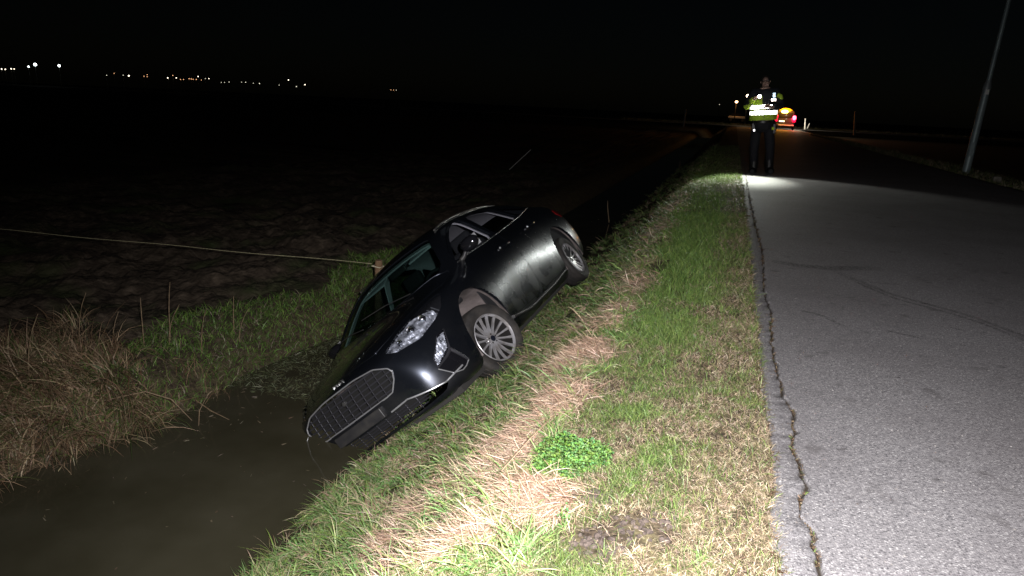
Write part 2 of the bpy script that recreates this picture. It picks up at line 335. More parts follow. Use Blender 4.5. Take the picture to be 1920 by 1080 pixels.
# (a) short mown turf on the verge, dense near and sparser with distance (log-spaced)
def turf(n, x0, x1, y0, y1):
    x, y = scatter(n, x0, x1, y0, y1)
    st = field_of(STR, x, y); so = field_of(SOI, x, y); gr = field_of(GRN, x, y)
    m1 = fbm(x, y, 5.5, 71); m2 = fbm(x, y, 16, 72, 3)
    keep = (rng.uniform(0, 1, n) > np.clip(so*1.25-.15+(m2-.5)*1.2, 0, .94)*(so > .12))&(rng.uniform(0, 1, n) > np.clip((m2-.60)*4.5, 0, .75))
    x, y, st, gr, m1, m2 = (q[keep] for q in (x, y, st, gr, m1, m2)); n = len(x)
    edge_ = np.clip((x+.32)/.45, 0, 1)                       # towards the road the turf is dry
    pg = np.clip(.50-.30*np.clip((3.3-y)/1.0, 0, 1)+.12*np.clip((y-4.5)/2, 0, 1)+gr*.60-edge_*.36-st*.6+(m1-.5)*1.4+(m2-.5)*1.5, .05, .96)
    g = rng.uniform(0, 1, n) < pg
    C = np.where(g[:, None], pick(GREEN, n), pick(BEIGE, n)); bright = np.clip(gr*.5, 0, .3)
    C = C*np.where(g[:, None], np.array([1.15, 1.20, 1.05]), np.array([1.05, 1.02, 1.0])); C = C*(1+bright[:, None]*np.array([.1, .6, .1])*g[:, None])
    sc_ = np.clip(y/3.2, .9, 3.2)
    L = rng.uniform(.014, .042, n)*(1+.5*g)*np.clip(sc_, 1, 1.6); W = rng.uniform(.0013, .0028, n)*sc_
    el = np.where(g, rng.uniform(.4, 1.35, n), rng.uniform(.05, .9, n)); az = rng.uniform(0, 2*np.pi, n)
    P = np.stack([x, y, height(x, y)-.003], 1); P[:, 2] = np.where(x > .24, np.maximum(P[:, 2], -.01), P[:, 2])
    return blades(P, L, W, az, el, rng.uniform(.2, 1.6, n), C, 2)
parts.append(turf(150000, -.95, .285, 1.45, 4.2)); parts.append(turf(75000, -.95, .285, 4.0, 9)); parts.append(turf(34000, -1.0, .285, 9, 30))
o = link('short_verge_grass', np_mesh('short_verge_grass', *join(parts)), m_blade); tag(o, 'short mown green and straw coloured turf between ditch bank and road edge', 'grass', kind='stuff')
# (b) longer tufted grass on the ditch slope
parts = []
def tufts(nt_, x0, x1, y0, y1, per, grow=1.0, el0=1.2):
    x, y = scatter(nt_, x0, x1, y0, y1)
    st = field_of(STR, x, y); so = field_of(SOI, x, y); m = fbm(x, y, 3.2, 81)
    keep = (rng.uniform(0, 1, nt_) > np.clip(st*1.0+so*.9, 0, .96))&(rng.uniform(0, 1, nt_) > np.clip((fbm(x, y, 6, 87, 3)-.53)*6, 0, .85))&(x < -.46+(m-.5)*.5)
    x, y, m = x[keep], y[keep], m[keep]; k = len(x)
    hd = rng.uniform(-1, 1, k)*2.0+np.pi*1.08; sz = rng.uniform(.45, 1.2, k)*(.45+1.15*fbm(x, y, 4.5, 85, 2)); dry = np.clip((fbm(x, y, 3.1, 83)-.46)*2.8+rng.normal(0, .15, k), 0, .8); tc = rng.integers(0, 5, k)
    i = np.repeat(np.arange(k), per); n = len(i)
    r = np.abs(rng.normal(0, .022, n)); a = rng.uniform(0, 2*np.pi, n)
    px_, py_ = x[i]+r*np.cos(a), y[i]+r*np.sin(a)
    sc_ = np.clip(py_/3.0, .9, 3.0)
    isdry = rng.uniform(0, 1, n) < dry[i]
    C = np.where(isdry[:, None], pick(STRAW, n)*.85, np.array([1.12, 1.28, .88])*TUFT[np.where(rng.uniform(0, 1, n) < .6, tc[i], rng.integers(0, 5, n))]*rng.uniform(.7, 1.5, (n, 1)))
    L = rng.uniform(.05, .15, n)*sz[i]*grow; W = rng.uniform(.0024, .0056, n)*sc_
    az = np.where(rng.uniform(0, 1, n) < .55, hd[i]+rng.normal(0, .6, n), a); el = np.where(isdry, rng.uniform(.0, .9, n), rng.uniform(.5, el0, n))
    P = np.stack([px_, py_, height(px_, py_)-.006], 1)
    tip = np.where((rng.uniform(0, 1, n) < .35)[:, None], pick(STRAW, n)*.9, C*1.15)
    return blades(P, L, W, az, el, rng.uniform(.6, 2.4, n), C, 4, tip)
parts.append(tufts(5200, -2.25, -.40, 1.55, 4.6, 15)); parts.append(tufts(3000, -2.2, -.45, 4.6, 10, 12, 1.05)); parts.append(tufts(1500, -2.2, -.5, 10, 34, 9, 1.3))
# overhanging rim at the waterline
parts.append(tufts(900, -2.38, -1.75, 1.6, 5.0, 14, 1.15, 1.0))
parts.append(tufts(170, -1.72, -1.12, 4.62, 5.1, 16, 1.5, 1.35)); parts.append(tufts(120, -1.6, -1.05, 5.1, 7.6, 14, 1.3, 1.35))
o = link('long_bank_grass', np_mesh('long_bank_grass', *join(parts)), m_blade); tag(o, 'long tufted green grass covering the steep near ditch bank', 'grass', kind='stuff')
# (c) flattened dry straw
def straw(n, x0, x1, y0, y1):
    x, y = scatter(n, x0, x1, y0, y1); st = field_of(STR, x, y)*np.clip(3.4*fbm(x, y, 4.5, 92)-.75, 0, 2); so = field_of(SOI, x, y)
    m = np.clip((fbm(x, y, 3.1, 83)-.54)*3, 0, .22)*(x < -.6)
    keep = (rng.uniform(0, 1, n) < np.clip(st*1.8+m*.8-.2, 0, 1))&(rng.uniform(0, 1, n) > so*.7); x, y = x[keep], y[keep]; n = len(x)
    clump = fbm(x, y, 7, 91, 2); az = np.pi*(.8+clump*1.1)+rng.normal(0, .95, n)
    sc_ = np.clip(y/3.0, .85, 3)
    P = np.stack([x, y, height(x, y)+rng.uniform(-.004, .03, n)+.02*clump], 1)
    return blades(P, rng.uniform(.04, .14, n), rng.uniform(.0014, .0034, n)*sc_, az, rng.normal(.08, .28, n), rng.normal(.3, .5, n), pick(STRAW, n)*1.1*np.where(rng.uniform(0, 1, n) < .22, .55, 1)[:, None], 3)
v, f, c = join([straw(170000, -1.6, -.25, 1.5, 4.5), straw(30000, -1.5, -.25, 4.5, 14)])
o = link('dry_straw', np_mesh('dry_straw', v, f, c), m_blade); tag(o, 'pale pinkish dry straw lying flat in patches along the bank crest', 'straw', kind='stuff')
# (d) brown leaf litter along the road edge and in the crack
n = 5200; y = 1.5*(14/1.5)**rng.uniform(0, 1, n); incr = rng.uniform(0, 1, n) < .42
x = np.where(incr, np.interp(y, ry, cx)+rng.normal(0, .006, n), np.interp(y, ry, edge)+rng.normal(-.004, .012, n))
keep = fbm(y, y*0+incr*5, 9, 101, 3) > .40; x, y, incr = x[keep], y[keep], incr[keep]; n = len(x)
C = np.where((rng.uniform(0, 1, n) < .12)[:, None], pick(GREEN, n), pick(BROWN, n)*.7)
P = np.stack([x, y, np.where(incr, -.010, .0)+rng.uniform(0, .006, n)], 1)
v, f, c = blades(P, rng.uniform(.006, .026, n)*np.clip(y/3, 1, 2.5), rng.uniform(.0015, .005, n)*np.clip(y/3, 1, 2.5), rng.uniform(0, 6.28, n), rng.uniform(-.1, .5, n), rng.uniform(-.5, 1, n), C, 2)
o = link('edge_litter', np_mesh('edge_litter', v, f, c), m_blade); tag(o, 'brown leaf litter and crumbs in the crack and along the road edge', 'litter', kind='stuff')

# (e) the far bank: dead sedge at the left, green grass towards the car
parts = []
def farveg(n, x0, x1, y0, y1, kind):
    x = rng.uniform(x0, x1, n); y = rng.uniform(y0, y1, n)
    wl = -4.1+far_edge(y); top = wl-1.15+(fbm(x, y, 1.2, 111)-.5)*.9
    if kind == 'sedge': m = fbm(x, y, 2.2, 112); keep = (x < wl+.08)&(x > top-.9)&(rng.uniform(0, 1, n) < np.clip((4.35-y)*1.3+.1+(m-.5)*2.5, 0, 1))
    else: m = fbm(x, y, 1.7, 113); keep = (x < wl+.05)&(x > top+.30)&(rng.uniform(0, 1, n) < np.clip(.35+(m-.42)*5+np.clip((y-3.3)*1.2, 0, 1), 0, 1))
    x, y = x[keep], y[keep]; n = len(x); P = np.stack([x, y, height(x, y)-.01], 1)
    if kind == 'sedge':
        clump = fbm(x, y, 3.5, 114, 2); az = clump*9+rng.normal(0, .8, n)
        C = np.where((rng.uniform(0, 1, n) < .80)[:, None], pick(BROWN, n)*1.35, pick(GREEN, n)*.8)
        return blades(P, rng.uniform(.14, .46, n)*(.6+clump*.8), rng.uniform(.0035, .0075, n), az, rng.uniform(.5, 1.45, n), rng.uniform(.8, 3.0, n), C, 4)
    C = np.where((rng.uniform(0, 1, n) < .78)[:, None], pick(GREEN, n)*np.array([.95, 1.25, .8]), pick(BEIGE, n)*.6)
    return blades(P, rng.uniform(.05, .15, n), rng.uniform(.004, .008, n), rng.uniform(0, 6.28, n), rng.uniform(.5, 1.4, n), rng.uniform(.5, 2.2, n), C, 3)
o = link('dead_sedge', np_mesh('dead_sedge', *farveg(42000, -7.3, -3.9, 2.2, 5.2, 'sedge')), m_blade); tag(o, 'tangled brown dead sedge on the far bank at the left', 'sedge', kind='stuff')
o = link('far_bank_grass', np_mesh('far_bank_grass', *farveg(60000, -6.2, -3.6, 2.4, 9.5, 'grass')), m_blade); tag(o, 'dim green grass strip on the far bank beside the car', 'grass', kind='stuff')
# tall single stems
stems = [(-5.2, 4.25, .62, .1), (-4.9, 3.55, .66, .9), (-4.75, 4.5, .50, 2.2), (-4.7, 4.75, .62, 1.9), (-4.62, 4.65, .45, 1.0), (-5.3, 3.5, .55, 2.9), (-4.4, 4.8, .55, -.4), (-4.45, 5.3, .4, 2.0), (-4.35, 5.25, .38, 1.1), (-5.6, 3.8, .5, 2.4), (-5.0, 4.4, .4, 1.6)]
for (x, y, L_, a) in stems:
    z = float(height(x, y)); pts = [(x+math.cos(a)*t*t*.13, y+math.sin(a)*t*t*.1, z+L_*(t-.15*t*t)) for t in (0, .25, .5, .75, 1)]
    MB().tube(pts, [.004, .004, .0035, .003, .002], 5).build('dry_reed_stem', None)
m_reed = mat('dry_reed', (.26, .19, .11), .7, noise_c=(.15, .10, .06), nscale=30)
k = 0
ORD = ['leftmost', 'second', 'third', 'fourth', 'fifth', 'sixth', 'seventh', 'eighth', 'ninth', 'tenth', 'eleventh', 'twelfth', 'thirteenth', 'fourteenth', 'fifteenth', 'sixteenth', 'seventeenth']
def ordinal(k): return 'leftmost' if k == 0 else ORD[k]+' from the left'
def uv(p):
    c = AX.T @ (np.array(p)-np.array([0, 0, CAMZ])); return 960+FPX*c[0]/c[2]
rs_ = sorted([o for o in col.objects if o.name.startswith('dry_reed_stem')], key=lambda o: uv(o.data.vertices[10].co))
for k, o in enumerate(rs_):
    o.data.materials.append(m_reed); tag(o, 'thin dry reed stem above the dead sedge on the far bank, '+ordinal(k), 'reed', 'dry reed stems on the far bank')
# (f) floating weed mat and bits on the water
n = 5200; x = rng.uniform(-4.15, -2.9, n); y = rng.uniform(4.7, 6.6, n); m = fbm(x, y, 3.3, 121)
keep = (m+np.clip((-3.25-x)*.35, -.3, .25) > .50); x, y = x[keep], y[keep]; n = len(x)
v, f, c = blades(np.stack([x, y, x*0+WATER+.004], 1), rng.uniform(.02, .09, n), rng.uniform(.003, .008, n), rng.uniform(0, 6.28, n), rng.uniform(0, .5, n), rng.uniform(.2, 1.0, n), pick(BEIGE, n)*np.array([.45, .6, .5]), 2)
o = link('floating_weed', np_mesh('floating_weed', v, f, c), m_blade); tag(o, 'mat of floating water weed beside the sunk bonnet', 'water weed', kind='stuff')
n = 120; x = np.r_[rng.uniform(-4.05, -2.4, n//2), rng.normal(-3.75, .2, n-n//2)]; y = np.r_[rng.uniform(2.3, 4.8, n//2), rng.normal(4.2, .35, n-n//2)]
v, f, c = blades(np.stack([x, y, x*0+WATER+.003], 1), rng.uniform(.01, .05, n), rng.uniform(.004, .011, n), rng.uniform(0, 6.28, n), rng.uniform(0, .15, n), rng.uniform(-.1, .2, n), pick(BEIGE, n)*.5, 2)
o = link('floating_bits', np_mesh('floating_bits', v, f, c), m_blade); tag(o, 'scattered leaves and reed scraps floating on the dark water', 'debris', kind='stuff')
def twig(pts, r, lab, m=None): tag(MB().tube(pts, [r]*(len(pts)-1)+[r*.4], 5).build('twig', m or m_reed), lab, 'twig')
twig([(-4.02, 4.28, WATER+.05), (-3.8, 4.2, WATER+.03), (-3.60, 4.17, WATER+.004)], .005, 'pale bent twig floating on the water off the far bank')
twig([(-4.35, 3.75, WATER+.22), (-4.15, 3.9, WATER+.26), (-4.0, 4.0, WATER+.18), (-3.86, 4.05, WATER)], .005, 'long arched reed leaning from the far bank into the water')
twig([(-2.30, 3.55, WATER+.0), (-2.30, 3.5, WATER+.08), (-2.27, 3.46, WATER+.14)], .003, 'short upright twig in the water below the near bank')
twig([(-3.75, 4.0, WATER), (-3.78, 4.05, WATER+.1), (-3.76, 4.12, WATER+.2)], .003, 'thin upright twig beside the pale floating one')
twig([(-.62, 2.03, .0-.03), (-.55, 2.13, .06), (-.50, 2.28, .10)], .0022, 'pale dead stalk leaning over the leafy green plant')
twig([(-2.5, 15.78, -1.36), (-2.55, 15.7, -1.0), (-2.56, 15.7, -.85)], .012, 'lone thin reed rising from the ditch beyond the car')

# (g) the bright leafy plant
def leafy(name, cx_, cy_, rx, ry_, n, lab):
    root = empty(name, (cx_, cy_, float(height(cx_, cy_)))); z0 = root.location.z
    a = rng.uniform(0, 6.28, n); r = np.sqrt(rng.uniform(0, 1, n)); x = r*np.cos(a)*rx*(1+.25*np.sin(3*a+1)); y = r*np.sin(a)*ry_*(1+.2*np.sin(4*a))
    z = height(cx_+x, cy_+y)-z0+rng.uniform(.01, .10, n)*(1-.5*r*r)
    V = []; F = []; C = []
    for i in range(n):
        h = rng.uniform(0, 6.28); l_ = rng.uniform(.006, .015); w_ = l_*rng.uniform(.35, .5); til = rng.uniform(-.5, .6)
        cc = np.array([.12, .235, .05])*rng.uniform(.45, 1.6)*np.array([rng.uniform(.75, 1.35), 1, rng.uniform(.7, 1.8)])
        d = np.array([math.cos(h)*math.cos(til), math.sin(h)*math.cos(til), math.sin(til)]); s = np.array([-math.sin(h), math.cos(h), rng.uniform(-.4, .4)]); up = np.array([0, 0, 1.])
        p = np.array([x[i], y[i], z[i]]); b_ = len(V)
        # lobed leaflet: folded along the midrib, toothed outline
        V += [p, p+d*l_*.3+s*w_+up*.003, p+d*l_*.45+s*w_*.55, p+d*l_*.7+s*w_*.8, p+d*l_, p+d*l_*.7-s*w_*.8, p+d*l_*.45-s*w_*.55, p+d*l_*.3-s*w_+up*.003, p+d*l_*.5-up*.003]
        F += [(b_, b_+1, b_+2, b_+8), (b_+8, b_+2, b_+3, b_+4), (b_+8, b_+4, b_+5, b_+6), (b_+8, b_+6, b_+7, b_)]; C += [cc]*9
    link('foliage', np_mesh('foliage', np.array(V), np.array(F), np.array(C)), m_blade, root)
    st_ = MB()
    for i in range(0, n, 14): st_.tube([(x[i]*.35, y[i]*.35, -.01), (x[i]*.75, y[i]*.75, z[i]*.7), (x[i], y[i], z[i])], .0012, 4)
    st_.build('stem', mat('green_stem', (.12, .22, .05), .5), root)
    tag(root, lab, 'plant')
leafy('leafy_plant', -.44, 2.24, .135, .155, 3200, 'bright green leafy weed growing in a round cushion on the verge')
leafy('leafy_plant', -.35, 1.83, .022, .02, 30, 'tiny sprig of green leaves beside the bare soil patch')

# grit and crumbs lying on the asphalt
V = MB(); G_ = rng.uniform(0, 1, (1500, 6))
for g_ in G_:
    y = 1.6*(9/1.6)**g_[0]; x = .30+(1.5*g_[1]**2.6 if g_[5] < .8 else 2.2*g_[1]); s = (.0018+.0035*g_[2]**3)
    a = g_[3]*6.28; z = float(road_z(x)); p = Vector((x, y, z+s*.3)); e1 = Vector((math.cos(a), math.sin(a), 0))*s*1.3; e2 = Vector((-math.sin(a), math.cos(a), 0))*s*.9; e3 = Vector((0, 0, s*.6))
    V.add([p+e1, p+e2, p-e1, p-e2, p+e3, p-e3], [(0, 1, 4), (1, 2, 4), (2, 3, 4), (3, 0, 4), (1, 0, 5), (2, 1, 5), (3, 2, 5), (0, 3, 5)])
o = V.build('road_grit', mat('grit', (.06, .05, .045), .9, noise_c=(.26, .25, .24), nscale=25)); tag(o, 'loose grit and crumbs scattered on the asphalt near its left edge', 'grit', kind='stuff')
# (h) soil clods in the bare patches
V = MB()
for (a, c_, rx, ry_, w) in SOI[:2]+SOI[3:4]+SOI[4:6]:
    for q in range(70):
        x = rng.normal(a, rx*.55); y = rng.normal(c_, ry_*.55); s = rng.uniform(.003, .013)
        bm = bmesh.new(); bmesh.ops.create_icosphere(bm, subdivisions=1, radius=s)
        for v in bm.verts: v.co = v.co*rng.uniform(.7, 1.25); v.co.z *= .7
        z = float(height(x, y))
        V.add([v.co+Vector((x, y, z+s*.2)) for v in bm.verts], [[v.index for v in f.verts] for f in bm.faces]); bm.free()
o = V.build('soil_clods', mat('crumbly_soil', (.045, .032, .026), .9, noise_c=(.11, .085, .07), nscale=60, bump=.6, bscale=200)); tag(o, 'dark crumbs of bare soil where the turf is torn', 'soil', kind='stuff')

# ------------------------------------------------------------------ the car in the ditch  (car axes: X forward, Y left, Z up)
CARM = [[-0.00442, 0.74277, -0.66953, -2.10819], [-0.99968, -0.01984, -0.01541, 6.54849], [-0.02473, 0.66925, 0.74263, -1.41773]]
m_paint = bpy.data.materials.new('black_metallic_paint'); m_paint.use_nodes = True; nt = m_paint.node_tree; b = nt.nodes['Principled BSDF']
b.inputs['Base Color'].default_value = (.021, .025, .034, 1); b.inputs['Metallic'].default_value = .75; b.inputs['Roughness'].default_value = .25
b.inputs['Coat Weight'].default_value = 1; b.inputs['Coat Roughness'].default_value = .045
tc = nt.nodes.new('ShaderNodeTexCoord'); dn = tnoise(nt, 3.2, 8, tc.outputs['Object']); dn2 = tnoise(nt, 120, 3, tc.outputs['Object'])
sx = nt.nodes.new('ShaderNodeSeparateXYZ'); nt.links.new(tc.outputs['Object'], sx.inputs[0])
mulm = nt.nodes.new('ShaderNodeMath'); mulm.operation = 'MULTIPLY'; nt.links.new(mrange(nt, dn, .42, .82, 0, .6), mulm.inputs[0]); nt.links.new(mrange(nt, sx.outputs[2], .80, .2, .06, 1), mulm.inputs[1])
nt.links.new(mixc(nt, mulm.outputs[0], (.021, .025, .034), (.075, .068, .060)), b.inputs['Base Color'])
nt.links.new(mrange(nt, mulm.outputs[0], 0, .6, .25, .65), b.inputs['Roughness']); nt.links.new(mrange(nt, mulm.outputs[0], 0, .5, 1, .15), b.inputs['Coat Weight'])
nt.links.new(mrange(nt, dn2, .3, .7, .015, .05), b.inputs['Coat Roughness'])
m_plastic = mat('black_trim_plastic', (.022, .022, .024), .45, noise_c=(.045, .043, .040), nscale=12)
m_gloss = mat('gloss_black', (.008, .008, .010), .08, coat=1)
m_chrome = mat('chrome', (.78, .79, .82), .34, .8)
m_liner = mat('dusty_arch_liner', (.085, .07, .066), .9, noise_c=(.20, .17, .165), nscale=7, bump=.35, bscale=60)
m_rubber = mat('tyre_rubber', (.018, .017, .017), .7, noise_c=(.048, .042, .037), nscale=9, bump=.3, bscale=90)
m_alloy = mat('alloy', (.50, .50, .53), .34, .5, noise_c=(.30, .28, .27), nscale=14)
m_alloyd = mat('brake_metal', (.035, .033, .032), .6, .5)
m_cloth_d = mat('charcoal_seat_cloth', (.014, .0145, .017), .85, bump=.3, bscale=300)
m_headl = mat('light_grey_headliner', (.55, .53, .56), .9)
m_dark0 = mat('matt_black', (.006, .006, .006), .8)
m_under = mat('underbody', (.03, .028, .026), .9)
def glass_mat(name, tint, refl=1.0):
    m = bpy.data.materials.new(name); m.use_nodes = True; nt = m.node_tree; nt.nodes.remove(nt.nodes['Principled BSDF'])
    t = nt.nodes.new('ShaderNodeBsdfTransparent'); t.inputs[0].default_value = (*tint, 1); g = nt.nodes.new('ShaderNodeBsdfGlossy'); g.inputs['Roughness'].default_value = .02
    lw = nt.nodes.new('ShaderNodeLayerWeight'); lw.inputs[0].default_value = .5; pw = nt.nodes.new('ShaderNodeMath'); pw.operation = 'POWER'; pw.inputs[1].default_value = 4.5
    nt.links.new(lw.outputs['Facing'], pw.inputs[0]); f = nt.nodes.new('ShaderNodeMath'); f.operation = 'MULTIPLY_ADD'; f.inputs[1].default_value = .45; f.inputs[2].default_value = .035; nt.links.new(pw.outputs[0], f.inputs[0]); mx = nt.nodes.new('ShaderNodeMixShader')
    nt.links.new(f.outputs[0], mx.inputs[0]); nt.links.new(t.outputs[0], mx.inputs[1]); nt.links.new(g.outputs[0], mx.inputs[2]); nt.links.new(mx.outputs[0], nt.nodes['Material Output'].inputs[0]); return m
m_glass = glass_mat('side_glass', (.92, .93, .95)); m_wind = glass_mat('green_windscreen_glass', (.56, .66, .64)); m_dark = glass_mat('tinted_glass', (.55, .57, .6)); m_lens = glass_mat('clear_lens', (.95, .96, .98))
m_refl = mat('lamp_reflector', (.80, .82, .88), .38, .45, noise_c=(.06, .065, .075), nscale=22, bump=.6, bscale=40)
m_reflb = mat('lamp_housing', (.05, .05, .055), .25, .6)

car = empty('crashed_car'); mwc = np.eye(4); mwc[:3] = np.array(CARM); car.matrix_world = Matrix(mwc.tolist())
tag(car, 'black hatchback tilted on its side in the ditch with its nose towards the camera', 'car')

# (x, [ (y,z) r0..r10 ]) r0 centre bottom, r1 half bottom, r2.. side up, r10 centre top
CAGE = [
(-2.40,[(0,.36),(.34,.36),(.60,.36),(.74,.40),(.79,.54),(.79,.70),(.75,.86),(.68,.97),(.55,1.03),(.30,1.06),(0,1.07)],),
(-2.18,[(0,.20),(.38,.20),(.74,.22),(.86,.29),(.90,.48),(.905,.69),(.87,.89),(.77,1.03),(.60,1.09),(.34,1.13),(0,1.145)]),
(-1.80,[(0,.17),(.40,.17),(.78,.17),(.90,.24),(.925,.46),(.925,.70),(.885,.91),(.79,1.085),(.61,1.22),(.38,1.275),(0,1.29)]),
(-1.43,[(0,.17),(.40,.17),(.80,.17),(.905,.22),(.925,.45),(.925,.70),(.885,.94),(.80,1.105),(.61,1.335),(.41,1.405),(0,1.425)]),
(-.90,[(0,.17),(.40,.17),(.80,.17),(.87,.21),(.915,.42),(.915,.68),(.89,.93),(.81,1.075),(.605,1.41),(.43,1.47),(0,1.49)]),
(-.30,[(0,.17),(.40,.17),(.80,.17),(.865,.21),(.89,.38),(.92,.66),(.895,.91),(.82,1.035),(.605,1.435),(.43,1.497),(0,1.517)]),
(.25,[(0,.17),(.40,.17),(.80,.17),(.865,.21),(.89,.38),(.92,.66),(.895,.89),(.825,1.0),(.605,1.42),(.44,1.482),(0,1.507)]),
(.58,[(0,.17),(.40,.17),(.80,.17),(.865,.21),(.89,.38),(.92,.66),(.89,.868),(.825,.985),(.615,1.365),(.455,1.43),(0,1.455)]),
(1.0,[(0,.17),(.40,.17),(.80,.17),(.865,.21),(.915,.41),(.92,.66),(.885,.86),(.83,.955),(.69,1.135),(.48,1.215),(0,1.245)]),
(1.36,[(0,.17),(.40,.17),(.80,.17),(.90,.22),(.925,.43),(.925,.66),(.885,.84),(.825,.885),(.70,.955),(.45,.985),(0,1.00)]),
(1.72,[(0,.17),(.40,.17),(.80,.17),(.90,.21),(.925,.42),(.92,.64),(.865,.795),(.79,.845),(.66,.885),(.40,.915),(0,.925)]),
(2.03,[(0,.16),(.38,.16),(.74,.16),(.86,.20),(.885,.37),(.865,.57),(.79,.715),(.70,.775),(.59,.81),(.36,.845),(0,.86)]),
(2.25,[(0,.17),(.32,.17),(.62,.17),(.735,.20),(.75,.34),(.73,.50),(.66,.63),(.58,.695),(.48,.73),(.28,.765),(0,.78)]),
(2.345,[(0,.20),(.27,.20),(.50,.20),(.59,.23),(.60,.34),(.59,.46),(.545,.57),(.49,.635),(.41,.67),(.24,.70),(0,.715)]),
]
FRONT_CAP=[(2.37,2.385),(2.405,2.43),(2.41,2.44),(2.40,2.43),(2.385,2.415)]   # x at y~.27 and y=0 for rows r3..r7
REAR_CAP=[(-2.42,-2.43),(-2.46,-2.48),(-2.45,-2.47),(-2.43,-2.44),(-2.41,-2.42)]
def car_cage(name):
    verts=[];faces=[]
    n=11
    for x,ring in CAGE:
        for (y,z) in ring: verts.append((x,y,z))
    N=len(CAGE)
    # last station curved in plan: corners lie further back
    for j,(y,z) in enumerate(CAGE[-1][1]):
        i=(N-1)*n+j; verts[i]=(2.345+.05*(1-(y/.6)**2),y,z)
    for j,(y,z) in enumerate(CAGE[0][1]):
        verts[j]=(-2.40-.04*(1-(y/.8)**2),y,z)
    for i in range(N-1):
        for j in range(n-1):
            a=i*n+j; faces.append((a,a+1,a+n+1,a+n))
    def cap(base,rows,flip):
        ring=[base+k for k in range(n)]
        grid=[[ring[2],ring[1],ring[0]]]
        for k,(x1,x0) in enumerate(rows):
            z=verts[ring[3+k]][2]; y=verts[ring[3+k]][1]
            a=len(verts); verts.append((x1,y*.48,z)); verts.append((x0,0,z))
            grid.append([ring[3+k],a,a+1])
        grid.append([ring[8],ring[9],ring[10]])
        for r in range(len(grid)-1):
            for c in range(2):
                f=(grid[r][c],grid[r][c+1],grid[r+1][c+1],grid[r+1][c])
                faces.append(f[::-1] if flip else f)
    cap((N-1)*n,FRONT_CAP,False); cap(0,REAR_CAP,True)
    return verts,faces

def sub_mesh(levels):
    v, f = car_cage('c'); me = bpy.data.meshes.new('cage'); me.from_pydata(v, [], f)
    bm = bmesh.new(); bm.from_mesh(me); bmesh.ops.recalc_face_normals(bm, faces=bm.faces)
    bm.to_mesh(me); bm.free()
    cre = me.attributes.new('crease_edge', 'FLOAT', 'EDGE')
    for e in me.edges:
        a, b_ = sorted(e.vertices)
        if b_-a == 11 and a < 11*14: cre.data[e.index].value = {7: .62, 8: .3, 2: .5}.get(a % 11, 0)
        elif a >= 11*13 and b_ < 11*14: cre.data[e.index].value = .25
    o = bpy.data.objects.new('cage', me); col.objects.link(o)
    m = o.modifiers.new('m', 'MIRROR'); m.use_axis = (False, True, False); m.use_clip = True; m.merge_threshold = .001
    s = o.modifiers.new('s', 'SUBSURF'); s.levels = levels
    dg = bpy.context.evaluated_depsgraph_get(); full = bpy.data.meshes.new_from_object(o.evaluated_get(dg)); bpy.data.objects.remove(o)
    return full
full = sub_mesh(3)
def shell(t_off, thick):
    """left half of the body as a closed shell: outer face t_off inside the skin, thickness thick"""
    bm = bmesh.new(); bm.from_mesh(full); bm.normal_update()
    N = {v.index: v.normal.copy() for v in bm.verts}
    geom = [v for v in bm.verts if v.co.y < -1e-4]; bmesh.ops.delete(bm, geom=geom, context='VERTS')
    bm.verts.index_update(); bm.normal_update()
    outer = list(bm.verts); faces = list(bm.faces); border = [e for e in bm.edges if len(e.link_faces) == 1]
    nrm = {}
    for v in outer:
        n = v.normal.copy()
        if abs(v.co.y) < 1e-4: n.y = 0; n.normalize()
        nrm[v] = n
    inner = {v: bm.verts.new(v.co-nrm[v]*(t_off+thick)) for v in outer}
    for f in faces: bm.faces.new([inner[v] for v in reversed(f.verts)])
    for e in border:
        a, b_ = e.verts; f = e.link_faces[0]; vs = list(f.verts); i = vs.index(a)
        if vs[(i+1) % len(vs)] is b_: bm.faces.new((b_, a, inner[a], inner[b_]))
        else: bm.faces.new((a, b_, inner[b_], inner[a]))
    for v in outer: v.co = v.co-nrm[v]*t_off
    for v in bm.verts:
        if abs(v.co.y) < 1e-3: v.co.y = 0
    bmesh.ops.recalc_face_normals(bm, faces=bm.faces)
    me = bpy.data.meshes.new('shell'); bm.to_mesh(me); bm.free(); return me
def inset(poly, g):
    P = [Vector(p) for p in poly]; n = len(P); A = sum(P[i].x*P[(i+1) % n].y-P[(i+1) % n].x*P[i].y for i in range(n)); s = 1 if A > 0 else -1; out = []
    for i in range(n):
        a = (P[i]-P[i-1]).normalized(); b_ = (P[(i+1) % n]-P[i]).normalized(); na = Vector((-a.y, a.x))*s; nb = Vector((-b_.y, b_.x))*s
        k = na+nb; k = k/max(.35, k.length_squared/2) if k.length > 1e-6 else na; out.append(P[i]+k*g)
    return out
def chaikin(P, n=1, w=.88):
    P = [Vector(p) for p in P]
    for _ in range(n):
        Q = []
        for i in range(len(P)): a, b_ = P[i], P[(i+1) % len(P)]; Q += [a*w+b_*(1-w), a*(1-w)+b_*w]
        P = Q
    return P
